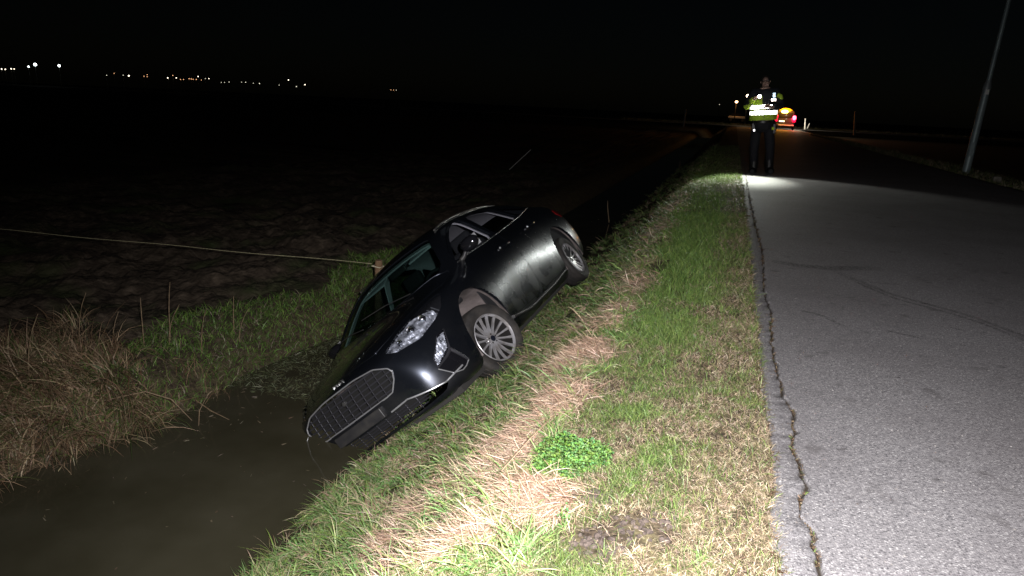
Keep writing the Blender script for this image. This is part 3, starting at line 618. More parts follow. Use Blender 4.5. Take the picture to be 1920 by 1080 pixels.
def prism(pts3, d, d0, d1, g=0, sm=1):
    """prism through 3D points along direction d, from distance d0 to d1 measured from their centroid"""
    d = Vector(d).normalized(); up = Vector((0, 0, 1)) if abs(d.z) < .9 else Vector((1, 0, 0)); e1 = up.cross(d).normalized(); e2 = d.cross(e1)
    c = sum((Vector(p) for p in pts3), Vector())/len(pts3)
    P = [((Vector(p)-c).dot(e1), (Vector(p)-c).dot(e2)) for p in pts3]; P = chaikin(P, sm) if sm else [Vector(p) for p in P]
    if g: P = inset(P, g)
    n = len(P); V = [c+e1*p.x+e2*p.y+d*d0 for p in P]+[c+e1*p.x+e2*p.y+d*d1 for p in P]
    F = [tuple(range(n))[::-1], tuple(range(n, 2*n))]+[(i, (i+1) % n, n+(i+1) % n, n+i) for i in range(n)]
    return MB().add(V, F).mesh('cut')
def boole(me, cuts, op):
    o = bpy.data.objects.new('b', me); col.objects.link(o); tmp = []
    for c in cuts:
        k = bpy.data.objects.new('k', c); col.objects.link(k); tmp.append(k)
        m = o.modifiers.new('b', 'BOOLEAN'); m.operation = op; m.object = k; m.solver = 'MANIFOLD'
    dg = bpy.context.evaluated_depsgraph_get(); r = bpy.data.meshes.new_from_object(o.evaluated_get(dg)); bpy.data.objects.remove(o)
    for k in tmp: bpy.data.objects.remove(k)
    return r
def prep(me, side=1, mirror_join=False, mat_=None):
    bm = bmesh.new(); bm.from_mesh(me)
    dead = [f for f in bm.faces if all(abs(v.co.y) < 1e-3 for v in f.verts)]; bmesh.ops.delete(bm, geom=dead, context='FACES_ONLY')
    if mirror_join or side < 0:
        if mirror_join:
            r = bmesh.ops.duplicate(bm, geom=bm.verts[:]+bm.edges[:]+bm.faces[:]); vs = [g for g in r['geom'] if isinstance(g, bmesh.types.BMVert)]; fs = [g for g in r['geom'] if isinstance(g, bmesh.types.BMFace)]
        else: vs = bm.verts[:]; fs = bm.faces[:]
        for v in vs: v.co.y = -v.co.y
        bmesh.ops.reverse_faces(bm, faces=fs)
        if mirror_join: bmesh.ops.remove_doubles(bm, verts=[v for v in bm.verts if abs(v.co.y) < 1e-3], dist=1e-4)
    out = bpy.data.meshes.new('part'); bm.to_mesh(out); bm.free()
    out.materials.clear(); return out
SH = shell(0, .03)
# feature outlines (points on the body skin)
HEAD = [(2.272, .464, .716), (2.268, .560, .664), (2.14, .715, .640), (1.966, .805, .690), (1.80, .835, .745), (1.625, .80, .835), (1.67, .762, .856), (1.95, .625, .806), (2.13, .525, .764)]
FOGR = [(1.985, .842, .610), (2.055, .84, .515), (2.085, .832, .455), (2.012, .860, .297), (2.10, .82, .272), (2.17, .785, .300), (2.235, .735, .395), (2.21, .748, .470), (2.08, .803, .590)]
GRI = [(2.4, -.25, .702), (2.4, .17, .700), (2.37, .37, .676), (2.36, .475, .618), (2.36, .494, .580), (2.37, .47, .525), (2.40, .40, .452), (2.4, -.25, .440)]
INT = [(2.4, -.25, .322), (2.4, .32, .334), (2.37, .46, .345), (2.3, .62, .302), (2.22, .74, .272), (2.22, .70, .232), (2.4, .5, .222), (2.4, -.25, .222)]
WF = [(1.01, .8, 1.005), (.84, .7, 1.105), (.61, .65, 1.240), (.40, .62, 1.330), (.22, .6, 1.374), (.03, .6, 1.388), (-.01, .8, 1.030), (.40, .8, 1.018)]
WR = [(-.11, .6, 1.390), (-.45, .6, 1.385), (-.80, .6, 1.335), (-.90, .7, 1.20), (-.96, .8, 1.095), (-.50, .8, 1.066), (-.085, .8, 1.040)]
WQ = [(-.92, .6, 1.310), (-1.20, .65, 1.235), (-1.52, .7, 1.140), (-1.50, .75, 1.128), (-1.03, .8, 1.105), (-.99, .7, 1.20)]
WIND = [(.66, -.3, 1.3), (.66, .30, 1.3), (.645, .505, 1.3), (.80, .575, 1.2), (1.10, .700, 1.05), (1.26, .70, 1), (1.38, .45, 1), (1.44, .2, 1), (1.45, -.3, 1)]
REARW = [(-1.50, -.3, 1.3), (-1.50, .46, 1.3), (-2.02, .56, 1.15), (-2.08, .35, 1.1), (-2.10, -.3, 1.1)]
DF = [(1.06, .9, .985), (1.10, .9, .80), (1.08, .9, .55), (1.02, .9, .30), (-.02, .9, .285), (-.03, .9, 1.0), (.0, .6, 1.408), (.24, .6, 1.398), (.44, .6, 1.345), (.65, .6, 1.252), (.90, .7, 1.115)]
DR = [(-.04, .9, .285), (-.05, .9, 1.0), (-.09, .6, 1.410), (-.45, .6, 1.406), (-.86, .6, 1.335), (-.96, .7, 1.20), (-1.02, .8, 1.075), (-1.03, .9, .92), (-.93, .9, .72), (-.88, .9, .45), (-.86, .9, .285)]
HOOD = [(1.45, -.3, 1), (1.455, .2, 1), (1.39, .45, 1), (1.27, .715, 1), (1.20, .775, .9), (1.45, .785, .9), (1.66, .70, .9), (1.92, .575, .85), (2.10, .49, .8), (2.235, .36, .75), (2.26, .15, .75), (2.265, -.3, .75)]
def cyl(x, z, r, y0, y1, n=40):
    return MB().tube([(x, y0, z), (x, y1, z)], r, n).mesh('cyl')
AF, AR = (1.44, .335, .415), (-1.40, .345, .42)
hcut = prism(HEAD, (1, .9, .5), -.5, .6, 0, 1); fcut = prism(FOGR, (.8, 1, 0), -.5, .6, 0, 1); gcut = prism(GRI, (1, 0, 0), -.6, .6, 0, 1); icut = prism(INT, (1, 0, 0), -.6, .6, 0, 1)
wcut = [prism(w, (0, 1, 0), -.5, .6, 0, 1) for w in (WF, WR, WQ)]
arch = [cyl(AF[0], AF[1], AF[2], .50, 1.3), cyl(AR[0], AR[1], AR[2], .50, 1.3)]
wind = prism(WIND, (0, 0, 1), -.8, .8, 0, 1); rearw = prism(REARW, (0, 0, 1), -.6, .6, 0, 1)
df = prism(DF, (0, 1, 0), -.5, .6, 0, 1); dr = prism(DR, (0, 1, 0), -.5, .6, 0, 1)
dfi = prism(DF, (0, 1, 0), -.5, .6, .006, 1); dri = prism(DR, (0, 1, 0), -.5, .6, .006, 1)
hood = prism(HOOD, (0, 0, 1), -.35, .6, 0, 1); hoodi = prism(HOOD, (0, 0, 1), -.35, .6, .006, 1)
body = boole(SH, arch+[gcut, icut, hcut, fcut]+wcut+[wind, rearw, df, dr, hood], 'DIFFERENCE')
link('body', prep(body, 1, True), m_paint, car, 32)
h_ = boole(boole(SH, [hoodi], 'INTERSECT'), [hcut], 'DIFFERENCE'); link('bonnet', prep(h_, 1, True), m_paint, car, 32)
TH = shell(.010, .004)                          # glass skin just inside the body skin
gl_out = lambda P, g, d=(0, 1, 0): prism(P, d, -.5, .6, g, 1)
link('windscreen', prep(boole(TH, [prism(WIND, (0, 0, 1), -.8, .8, -.012, 1)], 'INTERSECT'), 1, True), m_wind, car, 40)
link('rear_window', prep(boole(TH, [prism(REARW, (0, 0, 1), -.6, .6, -.012, 1)], 'INTERSECT'), 1, True), m_dark, car, 40)
m_seal = mat('window_seal', (.03, .03, .03), .4)
for side in (1, -1):
    for (pi_, w, nm) in ((dfi, WF, 'f'), (dri, WR, 'r')):
        dm = boole(boole(SH, [pi_], 'INTERSECT'), arch+[prism(w, (0, 1, 0), -.5, .6, 0, 1)], 'DIFFERENCE')
        dm = prep(dm, side); dob = link('door', dm, m_paint, car, 32)
        link('window_pane', prep(boole(TH, [prism(w, (0, 1, 0), -.5, .6, -.012, 1)], 'INTERSECT'), side), m_glass, dob, 40)
        # handle with its lock dot
        hx, hz = (.13, .885) if nm == 'f' else (-.88, .925)
        yy = side*.895
        MB().tube([(hx+.10, yy-.004*side, hz), (hx+.06, yy+.028*side, hz), (hx-.06, yy+.028*side, hz), (hx-.10, yy-.004*side, hz)], [.010, .013, .013, .010], 8).build('door_handle', m_paint, dob, 60)
        MB().lathe([(0, .012), (.010, .010), (.012, 0)], 12, 'y', (hx+.14, 0, hz)).build('lock_cover', m_chrome, dob, 40).location = (0, yy-.004*side, 0)
    link('quarter_window', prep(boole(TH, [prism(WQ, (0, 1, 0), -.5, .6, -.012, 1)], 'INTERSECT'), side), m_dark, car, 40)
# chrome-ish strip along the window line, roof rail, sill, arch liners
from mathutils.bvhtree import BVHTree
fb = bmesh.new(); fb.from_mesh(full); skin = BVHTree.FromBMesh(fb)
def on_skin(p, off=0.0):
    h = skin.find_nearest(Vector(p)); return h[0]+h[1]*off
m_strip = mat('satin_trim', (.20, .20, .20), .3, .8)
for s in (1, -1):
    def side_line(P, off, r, name, m, n=6):
        Q = []
        for k in range(len(P)-1):
            for t in np.linspace(0, 1, 6, endpoint=False): Q.append(Vector(P[k]).lerp(Vector(P[k+1]), t))
        Q.append(Vector(P[-1])); Q = [on_skin((q.x, q.y*s, q.z), off) for q in Q]
        return MB().tube(Q, r, n).build(name, m, car, 60)
    side_line([(1.02, .8, .99), (.4, .8, 1.004), (-.05, .8, 1.024), (-.5, .8, 1.05), (-1.0, .8, 1.085), (-1.55, .75, 1.125)], .002, .005, 'window_trim', m_strip)
    side_line([(.50, .55, 1.40), (.2, .55, 1.45), (-.3, .55, 1.47), (-.9, .53, 1.45), (-1.3, .52, 1.39)], .012, .011, 'roof_rail', mat('roof_rail_metal', (.35, .34, .33), .35, .9))
    side_line([(.98, .9, .30), (.5, .9, .235), (-.4, .9, .235), (-.92, .9, .27)], .004, .017, 'side_sill', m_plastic, 8)
    side_line([(2.09, .84, .30), (2.17, .79, .293), (2.24, .73, .283), (2.31, .62, .308), (2.37, .46, .352), (2.40, .30, .345)], .004, .007, 'bumper_trim', m_chrome)
    for (ax, az, ar), y0 in ((AF, .44), (AR, .46)):
        V = []; F = []; n = 28; prof = [(.66, ar-.012), (y0+.06, ar-.02), (y0, ar-.06), (y0, .12)]
        prof = [(.893, ar-.004), (.87, ar+.002), (.70, ar-.006), (.60, ar-.012), (y0, ar-.10), (y0, .10)]
        for k in range(n+1):
            a = math.radians(-12+204*k/n)
            for q, (y, r) in enumerate(prof):
                rr = r+(.006 if (k % 7 == 3 and q in (2, 3)) else 0); V.append((ax+rr*math.cos(a), y*s, az+rr*math.sin(a)))
        m_ = len(prof); F = [(k*m_+q, k*m_+q+1, (k+1)*m_+q+1, (k+1)*m_+q) for k in range(n) for q in range(m_-1)]
        MB().add(V, F).build('wheel_arch_liner', m_liner, car, 50)
# underside pan closes the view
MB().box((0, 0, .16), (4.3, 1.5, .05)).build('underbody', m_under, car)
# grille: dark well, chrome frame, bars
def loop3(P): return [Vector(p) for p in chaikin([(p[1], p[2]) for p in P], 1)]
def fullloop(P):
    half = [p for p in chaikin([(p[1], p[2]) for p in P], 1, .92) if p.x > .0]
    top = [p for p in half]; return top+[Vector((-p.x, p.y)) for p in reversed(top)]
def frame(P, r, name, m, off=.004, ins=0):
    L = fullloop(P); L = inset(L, ins) if ins else L; Q = []
    for p in L:
        h = skin.ray_cast(Vector((3.2, p.x, p.y)), Vector((-1, 0, 0))); Q.append(h[0]+Vector((off, 0, 0)))
    Q.append(Q[0]); return MB().tube(Q, r, 6, False).build(name, m, car, 60)
gr = frame(GRI, .006, 'grille', m_chrome)
tag(gr, 'chrome edged front grille')
L = fullloop(GRI)
def xat(y, z):
    h = skin.ray_cast(Vector((3.2, y, z)), Vector((-1, 0, 0))); return h[0].x
def span(z, L):
    xs_ = []
    for i in range(len(L)):
        a, b_ = L[i], L[(i+1) % len(L)]
        if (a.y-z)*(b_.y-z) < 0: xs_.append(a.x+(b_.x-a.x)*(z-a.y)/(b_.y-a.y))
    return max(xs_) if xs_ else None
def spany(y, L):
    z_ = []
    for i in range(len(L)):
        a, b_ = L[i], L[(i+1) % len(L)]
        if (a.x-y)*(b_.x-y) < 0: z_.append(a.y+(b_.y-a.y)*(y-a.x)/(b_.x-a.x))
    return (min(z_), max(z_)) if len(z_) > 1 else None
m_bar = mat('grille_bar', (.06, .06, .07), .35, .6)
for z in np.linspace(.475, .670, 6):
    w = span(z, L)
    MB().tube([(xat(y, z)-.020, y, z) for y in np.linspace(-w, w, 15)], .0065, 6).build('grille_bar', m_bar, gr, 60)
for y in np.linspace(-.42, .42, 11):
    zz = spany(y, L); MB().tube([(xat(y, z)-.026, y, z) for z in np.linspace(zz[0], zz[1], 5)], .0035, 5).build('grille_rib', m_bar, gr, 60)
MB().box((2.22, 0, .47), (.04, .98, .42)).build('radiator_panel', m_dark0, car)
MB().box((xat(0, .385)-.004, 0, .385), (.04, .52, .085), bev=.01).build('plate_holder', m_plastic, car, 40)
MB().lathe([(0, .008), (.016, .006), (.019, 0), (.019, -.02)], 20, 'x', (xat(0, .60)-.012, 0, .60)).build('front_emblem', m_strip, car, 40)
lb = MB()
for z in (.245, .268, .291, .314): 
    w = .56 if z < .26 else .60 if z < .3 else .42
    lb.tube([(xat(y, z)-.02, y, z) for y in np.linspace(-w, w, 13)], .005, 5)
for y in np.linspace(-.5, .5, 11): lb.tube([(xat(y, .24)-.024, y, .232), (xat(y, .31)-.024, y, .325)], .003, 4)
lb.build('lower_grille', m_bar, car, 60)
# small raised lettering above the grille
cu = bpy.data.curves.new('lettering', 'FONT'); cu.body = 'FORD'; cu.size = .042; cu.extrude = .003; cu.space_character = 1.25; cu.align_x = 'CENTER'
to = bpy.data.objects.new('lt', cu); col.objects.link(to); dg = bpy.context.evaluated_depsgraph_get(); tm = bpy.data.meshes.new_from_object(to.evaluated_get(dg)); bpy.data.objects.remove(to)
lo = link('bonnet_lettering', tm, m_strip, car); p0 = on_skin((2.33, 0, .745), .004)
nz = skin.find_nearest(p0)[1]; ez = nz; ex = Vector((0, 1, 0)); ey = ez.cross(ex); ex = ey.cross(ez)
lo.matrix_local = Matrix(((ex.x, ey.x, ez.x, p0.x), (ex.y, ey.y, ez.y, p0.y), (ex.z, ey.z, ez.z, p0.z), (0, 0, 0, 1)))
# headlights and fog lamps
def recess(name, pts3, d, depth, g, m, parent, s, relief, step=.008):
    """a sheet that follows the body skin at a depth behind it, cut to an outline; relief gives it facets"""
    d = Vector(d).normalized(); e1 = Vector((0, 0, 1)).cross(d).normalized(); e2 = d.cross(e1); c = sum((Vector(p) for p in pts3), Vector())/len(pts3)
    P = inset([((Vector(p)-c).dot(e1), (Vector(p)-c).dot(e2)) for p in pts3], g)
    def inside(x, y):
        r = False
        for i in range(len(P)):
            a, b_ = P[i], P[i-1]
            if (a.y > y) != (b_.y > y) and x < (b_.x-a.x)*(y-a.y)/(b_.y-a.y)+a.x: r = not r
        return r
    x0, x1 = min(p.x for p in P), max(p.x for p in P); y0, y1 = min(p.y for p in P), max(p.y for p in P); nx, ny = int((x1-x0)/step)+2, int((y1-y0)/step)+2
    idx = {}; V = []; F = []
    def vert(i, j):
        if (i, j) in idx: return idx[(i, j)]
        x, y = x0+i*step, y0+j*step; h = skin.ray_cast(c+e1*x+e2*y+d*.8, -d)
        nz_ = noise.noise(Vector((x*22, y*34, s*3.1)))*1.5+noise.noise(Vector((x*60, y*22, 9)))*.9+(.5 if i % 5 == 0 else 0)
        q = (h[0] if h[0] is not None else c+e1*x+e2*y)-d*(depth+relief*nz_)
        V.append((q.x, q.y*s, q.z)); idx[(i, j)] = len(V)-1; return idx[(i, j)]
    for i in range(nx):
        for j in range(ny):
            if inside(x0+(i+.5)*step, y0+(j+.5)*step): F.append((vert(i, j), vert(i+1, j), vert(i+1, j+1), vert(i, j+1)))
    return MB().add(V, F).build(name, m, parent, 50 if relief == 0 else 25)
for s in (1, -1):
    hl = link('headlight', prep(boole(TH, [prism(HEAD, (1, .9, .5), -.5, .6, -.004, 1)], 'INTERSECT'), s), m_lens, car, 40)
    RF = [HEAD[0], HEAD[1], HEAD[2], HEAD[3], (1.90, .825, .712), (1.85, .79, .775), HEAD[7], HEAD[8]]
    recess('reflector', RF, (1, .9, .5), .028, .006, m_refl, hl, s, .010)
    recess('lamp_housing', HEAD, (1, .9, .5), .055, -.02, m_reflb, hl, s, 0)
    for (x, y, z, r) in ((1.96, .715, .745, .032), (2.07, .645, .725, .030), (2.17, .57, .70, .022)):
        p = on_skin((x, y*s, z), -.018); n = Vector((.9, .42*s, .15)).normalized(); a = MB()
        q = n.to_track_quat('Z', 'Y').to_matrix()
        pr = [(0, .010), (r*.35, .008), (r*.7, -.002), (r*.78, .004), (r, .006), (r*1.02, -.02)]
        V = []; F = []; m_ = len(pr)
        for k in range(20):
            an = 2*math.pi*k/20
            for rr, h in pr: V.append(p+q @ Vector((rr*math.cos(an), rr*math.sin(an), h)))
        F = [(k*m_+j, k*m_+j+1, ((k+1) % 20)*m_+j+1, ((k+1) % 20)*m_+j) for k in range(20) for j in range(m_-1)]
        a.add(V, F).build('projector', mat('projector_chrome', (.72, .74, .80), .10, 1), hl, 40)
    # seven slim ribs across the reflector give it facets
    rb = MB()
    for k in range(13):
        t = k/12; p = Vector(RF[0]).lerp(Vector((1.84, .80, .78)), t)
        lo_ = on_skin((p.x, (p.y+.06)*s, p.z-.045), -.026); hi_ = on_skin((p.x-.02, (p.y-.03)*s, p.z+.03), -.026); rb.tube([lo_, hi_], .005, 5)
    rb.build('reflector_ribs', mat('rib_chrome', (.82, .83, .88), .16, .9), hl, 60)
    fl = link('fog_lamp', prep(boole(TH, [prism([FOGR[0], (2.045, .84, .53), (2.085, .832, .462), (2.235, .735, .395), FOGR[7], FOGR[8]], (.8, 1, 0), -.5, .6, .006, 1)], 'INTERSECT'), s), m_lens, car, 40)
    recess('reflector', [(2.005, .842, .585), (2.05, .84, .53), (2.085, .832, .470), (2.225, .738, .40), (2.195, .748, .470), (2.08, .803, .580)], (.8, 1, 0), .02, .004, m_refl, fl, s, .006)
    def sk(P, off=.002): return [on_skin((p[0], p[1]*s, p[2]), off) for p in P]
    br = MB()
    br.tube(sk([(2.0, .845, .60), (2.055, .842, .515), (2.088, .832, .455)]), [.003, .006, .010], 6)
    br.tube(sk([(2.088, .832, .455), (2.05, .848, .375), (2.015, .860, .305)]), [.016, .014, .010], 6)
    br.tube(sk([(2.088, .832, .45), (2.14, .80, .425), (2.228, .738, .396)]), [.014, .011, .005], 6)
    br.tube(sk([(2.228, .738, .396), (2.213, .745, .468), (2.08, .803, .588)]), [.004, .004, .003], 6)
    br.build('fog_bracket', m_bar, car, 50)
    ft = MB(); ft.tube(sk([(2.012, .862, .300), (2.06, .843, .276), (2.10, .822, .270), (2.17, .786, .296), (2.232, .736, .39)]), .0045, 6); ft.build('fog_trim', m_chrome, car, 50)
    # recess behind the bracket
    recess('fog_recess', FOGR, (.8, 1, 0), .05, -.02, m_gloss, car, s, 0)
    # tail light
    TL = [(-2.30, .78, .98), (-2.05, .90, .95), (-1.98, .92, .88), (-2.10, .92, .80), (-2.38, .80, .82)]
    link('tail_light', prep(boole(shell(-.006, .012), [prism(TL, (-.7, 1, .1), -.5, .5, 0, 1)], 'INTERSECT'), s), mat('red_lens', (.22, .008, .01), .12), car, 40)
    # door mirror
    bm = bmesh.new(); bmesh.ops.create_uvsphere(bm, u_segments=20, v_segments=12, radius=1)
    for v in bm.verts:
        c = v.co; c.x = math.copysign(abs(c.x)**.85, c.x)*.062 if c.x > 0 else max(c.x, -.35)*.075; c.y = math.copysign(abs(c.y)**.8, c.y)*.095; c.z = math.copysign(abs(c.z)**.8, c.z)*.062
        v.co = Vector((.90+v.co.x+.04*(-abs(v.co.y)), s*(.945+v.co.y), 1.06+v.co.z))
    me = bpy.data.meshes.new('mirror'); bm.to_mesh(me); bm.free(); mr = link('door_mirror', me, m_gloss, car, 50)
    MB().tube([(.93, s*.79, .985), (.92, s*.84, 1.00), (.91, s*.88, 1.03)], [.024, .022, .02], 8).build('mirror_arm', m_plastic, mr, 60)
    MB().box((.868, s*.945, 1.06), (.006, .175, .11), bev=.002).build('mirror_glass', m_chrome, mr)
# wipers, aerial
for y0, y1 in ((.45, -.25), (-.15, -.62)):
    MB().tube([on_skin((1.42, y0, 1.0), .02), on_skin((1.30, (y0+y1)/2, 1.06), .02), on_skin((1.20, y1, 1.08), .016)], .005, 6).build('wiper', m_plastic, car, 60)
MB().add([(-1.28, .03, 1.41), (-1.28, -.03, 1.41), (-1.12, 0, 1.42), (-1.27, .012, 1.475), (-1.27, -.012, 1.475), (-1.30, 0, 1.478)], [(0, 2, 3), (1, 4, 2), (2, 4, 3), (0, 3, 5), (1, 5, 4), (3, 4, 5), (0, 5, 1), (0, 1, 2)]).build('roof_aerial', m_paint, car)
# interior: headliner, pillars' trim, seats, dashboard, wheel
H2 = shell(.045, .012)
low = MB().box((0, 0, .2), (6, 4, 1.52)).mesh('lowcut')
hl_cuts = [prism(w, (0, 1, 0), -.5, .6, -.012, 1) for w in (WF, WR, WQ)]+[prism(WIND, (0, 0, 1), -.8, .8, .01, 1), prism(REARW, (0, 0, 1), -.6, .6, .01, 1), low]
link('headliner', prep(boole(H2, hl_cuts, 'DIFFERENCE'), 1, True), m_headl, car, 40)
H3 = shell(.05, .01); link('cabin_trim', prep(boole(H3, [MB().box((-.4, 0, .62), (3.2, 4, .70)).mesh('mid')], 'INTERSECT'), 1, True), m_cloth_d, car, 40)
MB().box((-.4, 0, .30), (3.6, 1.5, .06)).build('cabin_floor', m_under, car)
db = MB().box((1.10, 0, .80), (.55, 1.50, .24), bev=.07); db.box((.88, .38, .93), (.26, .40, .10), bev=.04); db.build('dashboard', m_cloth_d, car, 50)
sw = MB(); cw = Vector((.66, .38, .92)); q = Vector((-.9, 0, .42)).to_track_quat('Z', 'Y').to_matrix()
sw.tube([cw+q @ Vector((.18*math.cos(a), .18*math.sin(a), 0)) for a in np.linspace(0, 2*math.pi, 33)], .016, 8, False)
for a in (0, math.pi, -math.pi/2): sw.tube([cw+q @ Vector((.03*math.cos(a), .03*math.sin(a), -.02)), cw+q @ Vector((.175*math.cos(a), .175*math.sin(a), 0))], .016, 6)
sw.tube([cw+q @ Vector((0, 0, .0)), cw+q @ Vector((0, 0, -.03))], .06, 16); sw.build('steering_wheel', m_cloth_d, car, 50)
for (x, y) in ((.18, .38), (.18, -.38)):
    st = MB().box((x, y, .50), (.52, .50, .16), bev=.06).box((x-.30, y, .84), (.13, .48, .60), Matrix.Rotation(R(-14), 3, 'Y'), .055).build('seat', m_cloth_d, car, 50)
    MB().box((x-.40, y, 1.20), (.09, .26, .17), Matrix.Rotation(R(-10), 3, 'Y'), .04).tube([(x-.38, y-.06, 1.05), (x-.39, y-.06, 1.18)], .006, 5).tube([(x-.38, y+.06, 1.05), (x-.39, y+.06, 1.18)], .006, 5).build('headrest', m_cloth_d, st, 50)
rs = MB().box((-.75, 0, .50), (.52, 1.25, .17), bev=.06).box((-1.08, 0, .82), (.15, 1.25, .56), Matrix.Rotation(R(-18), 3, 'Y'), .06); rs.build('rear_seat', m_cloth_d, car, 50)
MB().box((.60, 0, 1.30), (.03, .22, .06), bev=.012).build('rear_view_mirror', m_plastic, car, 40)
for y in (-.36, .36): MB().box((.58, y, 1.315), (.15, .36, .02), Matrix.Rotation(R(22), 3, 'Y'), .008).build('sun_visor', m_headl, car, 40)

# wheels
def wheel(x, y, z, s, steer=0, spin=0):
    w = empty('wheel'); w.parent = car
    w.matrix_local = Matrix.Translation((x, y, z)) @ Matrix.Rotation(steer, 4, 'Z') @ Matrix.Rotation(spin, 4, 'Y') @ Matrix.Diagonal((.91, s*.95, .91, 1))
    t = MB().lathe([(.222, .085), (.250, .102), (.285, .110), (.312, .106), (.325, .095), (.331, .080), (.3315, .060), (.326, .056), (.3315, .052), (.333, .010), (.327, .006), (.327, -.006), (.333, -.010), (.3315, -.052), (.326, -.056), (.3315, -.060), (.325, -.095), (.312, -.106), (.285, -.110), (.250, -.102), (.222, -.085), (.215, 0)], 64, 'y', closed=True)
    t.build('tyre', m_rubber, w, 50)
    r = MB().lathe([(.226, .092), (.230, .098), (.224, .102), (.216, .092), (.210, .080)], 64, 'y')
    MB().lathe([(.210, .080), (.206, .060), (.204, -.08), (.05, -.085)], 48, 'y').build('rim_barrel', m_alloyd, w, 50)
    for k in range(15):
        a = 2*math.pi*k/15; da = .055 if k % 3 else .075
        V = []
        for rr, hw, h, th in ((.045, .010, .062, .03), (.10, .0074, .066, .028), (.16, .0084, .074, .022), (.214, .0125, .088, .016)):
            for sg in (-1, 1):
                for hh in (h, h-th):
                    ww = hw*(1 if hh == h else 1.1); V.append((rr*math.cos(a)-sg*ww*math.sin(a), hh, rr*math.sin(a)+sg*ww*math.cos(a)))
        F = []
        for q in range(3):
            b0 = q*4; F += [(b0, b0+2, b0+6, b0+4), (b0+1, b0+5, b0+7, b0+3), (b0, b0+4, b0+5, b0+1), (b0+2, b0+3, b0+7, b0+6)]
        r.add(V, F)
    r.lathe([(0, .060), (.030, .062), (.052, .058), (.062, .048), (.062, .02)], 32, 'y')
    r.build('rim', m_alloy, w, 35)
    c = MB().lathe([(0, .072), (.024, .071), (.029, .064)], 24, 'y'); c.build('hub_cap', mat('hub_cap_black', (.01, .012, .02), .2), w, 40)
    for k in range(5):
        a = 2*math.pi*(k+.5)/5; MB().lathe([(0, .066), (.008, .064), (.009, .05)], 8, 'y', (.043*math.cos(a), 0, .043*math.sin(a))).build('wheel_nut', m_alloyd, w, 40)
    MB().lathe([(.05, .01), (.15, .01), (.15, -.012), (.05, -.012)], 40, 'y', closed=True).build('brake_disc', m_alloyd, w, 40)
    return w
FLS = R(-20)
wheel(1.43, .785, .285, 1, FLS, .13); wheel(1.43, -.80, .36, -1, FLS, .4); wheel(-1.41, .80, .315, 1, 0, .3); wheel(-1.41, -.80, .35, -1, 0, .9)
fb.free()

# ------------------------------------------------------------------ fence post and cord behind the car
m_wood = mat('weathered_wood', (.13, .08, .04), .85, noise_c=(.24, .15, .085), nscale=14, bump=.6, bscale=30)
fp = empty('fence_post', (-3.64, 6.74, -1.35))
post = MB(); post.tube([(0, 0, -.3), (0, .01, .3), (.01, 0, .74), (.01, 0, .775)], [.050, .047, .045, .038], 14); post.build('post', m_wood, fp, 50)
MB().tube([(.05, -.05, .70), (-.05, -.05, .71), (-.055, .045, .70), (.05, .045, .70), (.05, -.05, .70)], .005, 5).build('cord_loop', mat('loop_cord', (.6, .55, .4), .8), fp)
tag(fp, 'round wooden fence post just behind the tilted car', 'fence post')
A = Vector((-3.69, 6.69, -.615)); B = at(350, 463, 6.35); C_ = at(0, 430, 5.85); D = at(-420, 398, 5.3)
pts = []
P4 = [A, B, C_, D]
for k in range(3):
    for t in np.linspace(0, 1, 12, endpoint=False): p = P4[k].lerp(P4[k+1], t); pts.append(p+Vector((0, 0, .006*math.sin(7*t+k))))
pts.append(D)
o = MB().tube(pts, .0034, 6).build('cord', mat('fence_cord', (.40, .37, .22), .8, noise_c=(.24, .22, .13), nscale=40)); tag(o, 'pale fence cord strung across the field from the wooden post to the left', 'cord')
def stake(a, b_, r, lab, m, grp=None, name='stake'):
    a = Vector(a); b_ = Vector(b_); o = MB().tube([a-(b_-a)*.15, a.lerp(b_, .5), b_], [r, r, r*.8], 8).build(name, m); tag(o, lab, 'stake', grp)
m_white = mat('white_painted_stake', (.6, .6, .57), .6)
m_greyw = mat('grey_stake', (.25, .24, .22), .7)
stake(at(955, 318, 22.7), at(995, 281, 21.9), .012, 'thin white stake leaning to the right in the dark field', m_white)
stake(at(1282, 234, 60), at(1286, 205, 60), .075, 'pale post standing by the ditch far behind the car', m_greyw)
stake(at(1602, 248, 70), at(1604, 209, 70), .10, 'pale marker post at the right end of the lit verge', m_greyw)
stake(at(1509, 240, 84), at(1510, 222, 84), .07, 'short white post beside the parked van', m_white)
stake(at(1514, 240, 84), at(1518, 231, 84), .04, 'small leaning stick next to the short white post by the van', m_white)
stub = MB().box((5.98, 18.7, .02), (.16, .12, .20), bev=.02).build('marker_block', mat('worn_concrete', (.22, .20, .17), .9, noise_c=(.12, .11, .09), nscale=8)); tag(stub, 'small stone block at the road edge by the foot of the lamp post', 'block')

# ------------------------------------------------------------------ lamp post at the right
m_galv = mat('galvanised_steel', (.30, .37, .37), .5, .35, noise_c=(.22, .28, .29), nscale=4)
lb_ = at(1811, 322, 21.9); lt = at(1893, -4, 21.9); dirl = (lt-lb_); hp = dirl.z
lp = empty('street_lamp', (lb_.x, lb_.y, 0)); dx = dirl.x/dirl.z
def on_pole(z): return (dx*z, 0, z)
MB().tube([on_pole(-.4), on_pole(.02), on_pole(1.0), on_pole(2.17)], [.098, .098, .094, .088], 20).build('lower_pole', m_galv, lp, 50)
MB().tube([on_pole(2.17), on_pole(2.20), on_pole(2.30), on_pole(2.42)], [.100, .100, .088, .062], 20).build('collar', mat('collar_steel', (.26, .30, .30), .5, .4), lp, 50)
MB().box((on_pole(2.1)[0], -.095, 2.12), (.09, .008, .13), bev=.003).build('number_tag', mat('tag_white', (.7, .7, .68), .5), lp)
MB().tube([on_pole(2.42), on_pole(4), on_pole(7)], [.060, .056, .045], 16).build('upper_pole', m_galv, lp, 50)
